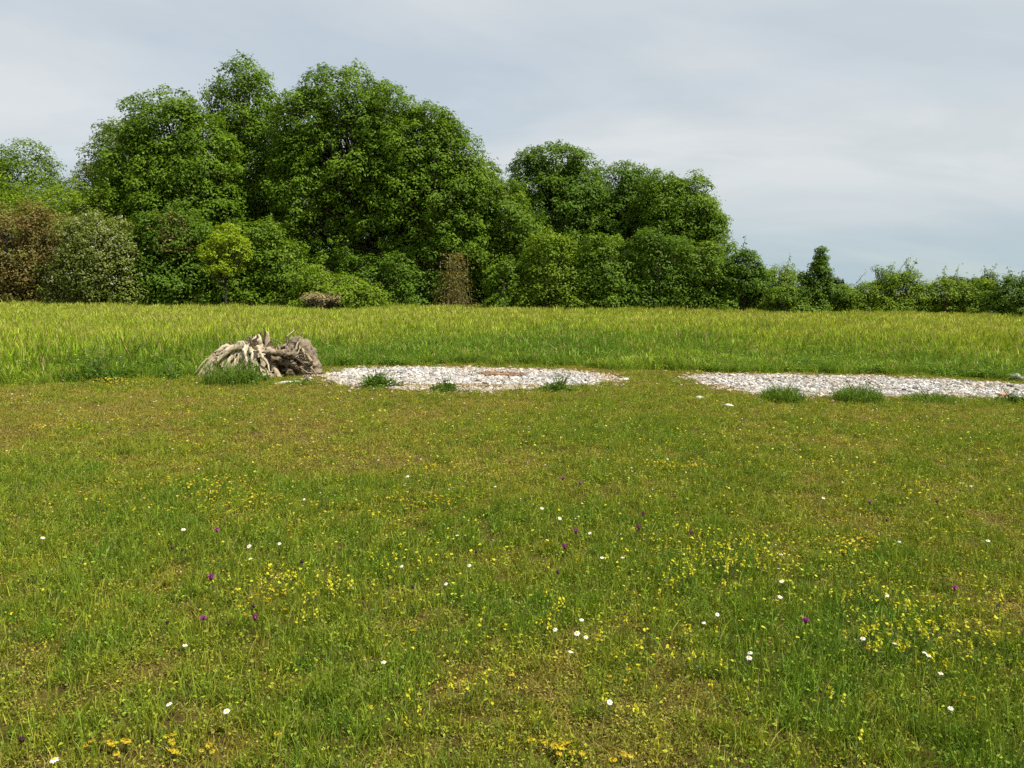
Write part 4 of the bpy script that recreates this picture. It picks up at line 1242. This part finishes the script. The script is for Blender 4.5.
RAT = [(335, 575, 14, 7, 8), (318, 585, 12, 6, 6), (285, 570, 16, 7, 7), (300, 605, 12, 6, 3), (385, 552, 20, 8, 5), (268, 575, 10, 8, 4), (222, 570, 10, 6, 2), (400, 548, 14, 6, 4),
       (560, 597, 7, 5, 5), (545, 615, 8, 6, 3), (725, 550, 35, 14, 24), (690, 560, 28, 12, 14), (765, 555, 18, 10, 8), (845, 592, 7, 4, 5), (870, 590, 14, 6, 4),
       (935, 625, 45, 14, 26), (985, 600, 30, 16, 12), (880, 625, 22, 10, 8), (1000, 640, 22, 12, 8), (672, 640, 40, 20, 8), (700, 660, 30, 15, 6), (475, 675, 16, 10, 5),
       (410, 705, 8, 8, 3), (455, 645, 30, 20, 3), (600, 570, 30, 14, 5), (530, 690, 12, 8, 3), (910, 480, 25, 8, 6), (840, 470, 40, 10, 6), (720, 480, 40, 12, 6), (620, 660, 40, 30, 4), (860, 700, 30, 20, 3)]
for px, py, sx, sy, n in RAT:
    for _ in range(int(n * 1.3)):
        plant('rattle', px + rng.normal(0, sx), py + rng.normal(0, sy), rng.uniform(0.75, 1.1))
TRE = [(120, 748, 18, 6, 8), (172, 745, 5, 8, 6), (175, 752, 3, 3, 2), (205, 750, 10, 4, 3), (556, 748, 14, 5, 10), (624, 755, 8, 3, 3), (278, 732, 3, 2, 1), (972, 697, 8, 5, 4),
       (246, 600, 20, 5, 10), (240, 500, 22, 4, 20), (262, 494, 14, 3, 14), (420, 502, 20, 5, 14), (440, 498, 12, 3, 10), (860, 545, 12, 4, 14), (855, 540, 18, 6, 8), (372, 703, 3, 2, 1),
       (870, 640, 18, 8, 8), (600, 650, 40, 30, 6), (370, 625, 40, 20, 4), (520, 745, 12, 8, 3)]
for px, py, sx, sy, n in TRE:
    for _ in range(n):
        plant('trefoil', px + rng.normal(0, sx), py + rng.normal(0, sy), rng.uniform(0.8, 1.15))
# the many small flowers farther off, past telling apart
def speck_src(mat, name):
    V, T, A = leaf_quads(np.array([[0, 0, 0.0], [0.01, 0.004, 0], [-0.006, 0.008, 0.002]]), np.array([[0, -0.4, 1.0]] * 3), 0.022, 0.02, np.array([0.3, 0.6, 0.9]))
    g = Geo(); g.add(V, T=T, a=A)
    return g.mesh(name, [mat])
P, S = [], []
def patch(px, py, sx, sy, n):
    for _ in range(n):
        X, Y = ground_at(px + rng.normal(0, sx), py + rng.normal(0, sy), 0.05)
        P.append((X, Y))
for a_ in [(240, 497, 28, 5, 110), (210, 483, 25, 4, 70), (160, 485, 25, 4, 70), (330, 455, 30, 5, 80), (200, 447, 20, 5, 50), (420, 500, 25, 4, 80), (440, 470, 30, 5, 70), (340, 510, 25, 5, 50),
           (108, 382, 14, 1.5, 90), (65, 378, 8, 1.5, 50), (130, 384, 25, 2, 60), (50, 430, 20, 3, 60), (180, 416, 22, 3, 50), (330, 430, 30, 4, 50), (690, 470, 20, 3, 50), (660, 467, 10, 2, 30),
           (855, 543, 14, 4, 50), (725, 552, 40, 12, 60), (250, 600, 20, 4, 30), (120, 505, 60, 6, 60), (300, 520, 90, 8, 60), (930, 500, 60, 20, 40), (560, 470, 80, 8, 50)]:
    patch(*a_)
PALE = len(P)
for a_ in [(725, 552, 55, 16, 150), (940, 625, 55, 18, 120), (880, 560, 80, 25, 80), (780, 440, 80, 12, 90), (930, 440, 70, 15, 90), (600, 440, 100, 20, 80), (400, 560, 70, 30, 70), (500, 430, 300, 25, 200),
           (500, 520, 320, 45, 200), (310, 580, 40, 12, 60), (640, 640, 120, 30, 60), (900, 480, 90, 15, 80), (300, 420, 200, 12, 120), (800, 600, 150, 30, 60)]:
    patch(*a_)
IS_PALE = np.arange(len(P)) >= PALE
P = np.array(P)
okp = (gravel_mask(P[:, 0], P[:, 1]) < -0.05) & (P[:, 1] < 18)
for pale, nm_, m_, lb_ in [(False, 'trefoil_carpet', M_gold, 'carpets of tiny golden trefoil flowers in the short grass'), (True, 'yellow_flower_drift', M_yellow, 'drifts of tiny pale yellow flowers strewn through the short grass')]:
    Q_ = P[okp & (IS_PALE == pale)]
    n = len(Q_)
    sz = np.interp(Q_[:, 1], [3, 8, 14], [0.45, 0.62, 1.0]) * rng.uniform(0.6, 1.3, n)
    zf = np.where(Q_[:, 1] > bnd(Q_[:, 0]), 0.18, 0.065) + rng.uniform(0, 0.04, n)
    scatter(nm_, np.stack([Q_[:, 0], Q_[:, 1], gz(Q_[:, 0], Q_[:, 1]) + zf], 1), rng.uniform(-0.5, 0.5, (n, 3)) * np.array([[1, 1, 6]]), np.repeat(sz[:, None], 3, 1),
            np.zeros(n, int), np.ones((n, 3)), [speck_src(m_, 'speck')], lb_, 'flowers')
P = []
for a_ in [(100, 400, 60, 14, 40), (40, 405, 30, 12, 25), (135, 384, 14, 3, 16), (200, 400, 60, 12, 30), (420, 400, 90, 10, 40), (600, 430, 200, 25, 60), (850, 420, 120, 14, 60), (300, 470, 200, 40, 40), (750, 500, 200, 50, 40), (50, 372, 20, 3, 14)]:
    patch(*a_)
P = np.array(P)
P = P[(gravel_mask(P[:, 0], P[:, 1]) < -0.05) & (P[:, 1] < 18)]
n = len(P)
sz = np.interp(P[:, 1], [3, 8, 14], [0.35, 0.5, 0.8])
zf = np.where(P[:, 1] > bnd(P[:, 0]), 0.3, 0.07)
scatter('white_clover', np.stack([P[:, 0], P[:, 1], gz(P[:, 0], P[:, 1]) + zf], 1), rng.uniform(-0.3, 0.3, (n, 3)) * np.array([[1, 1, 10]]), np.repeat(sz[:, None], 3, 1),
        np.zeros(n, int), np.ones((n, 3)), [speck_src(flat_mat('clover_white', (0.45, 0.44, 0.36), (0.62, 0.6, 0.5)), 'white_speck')], 'tiny whitish clover flowers dotted through the grass', 'flowers')
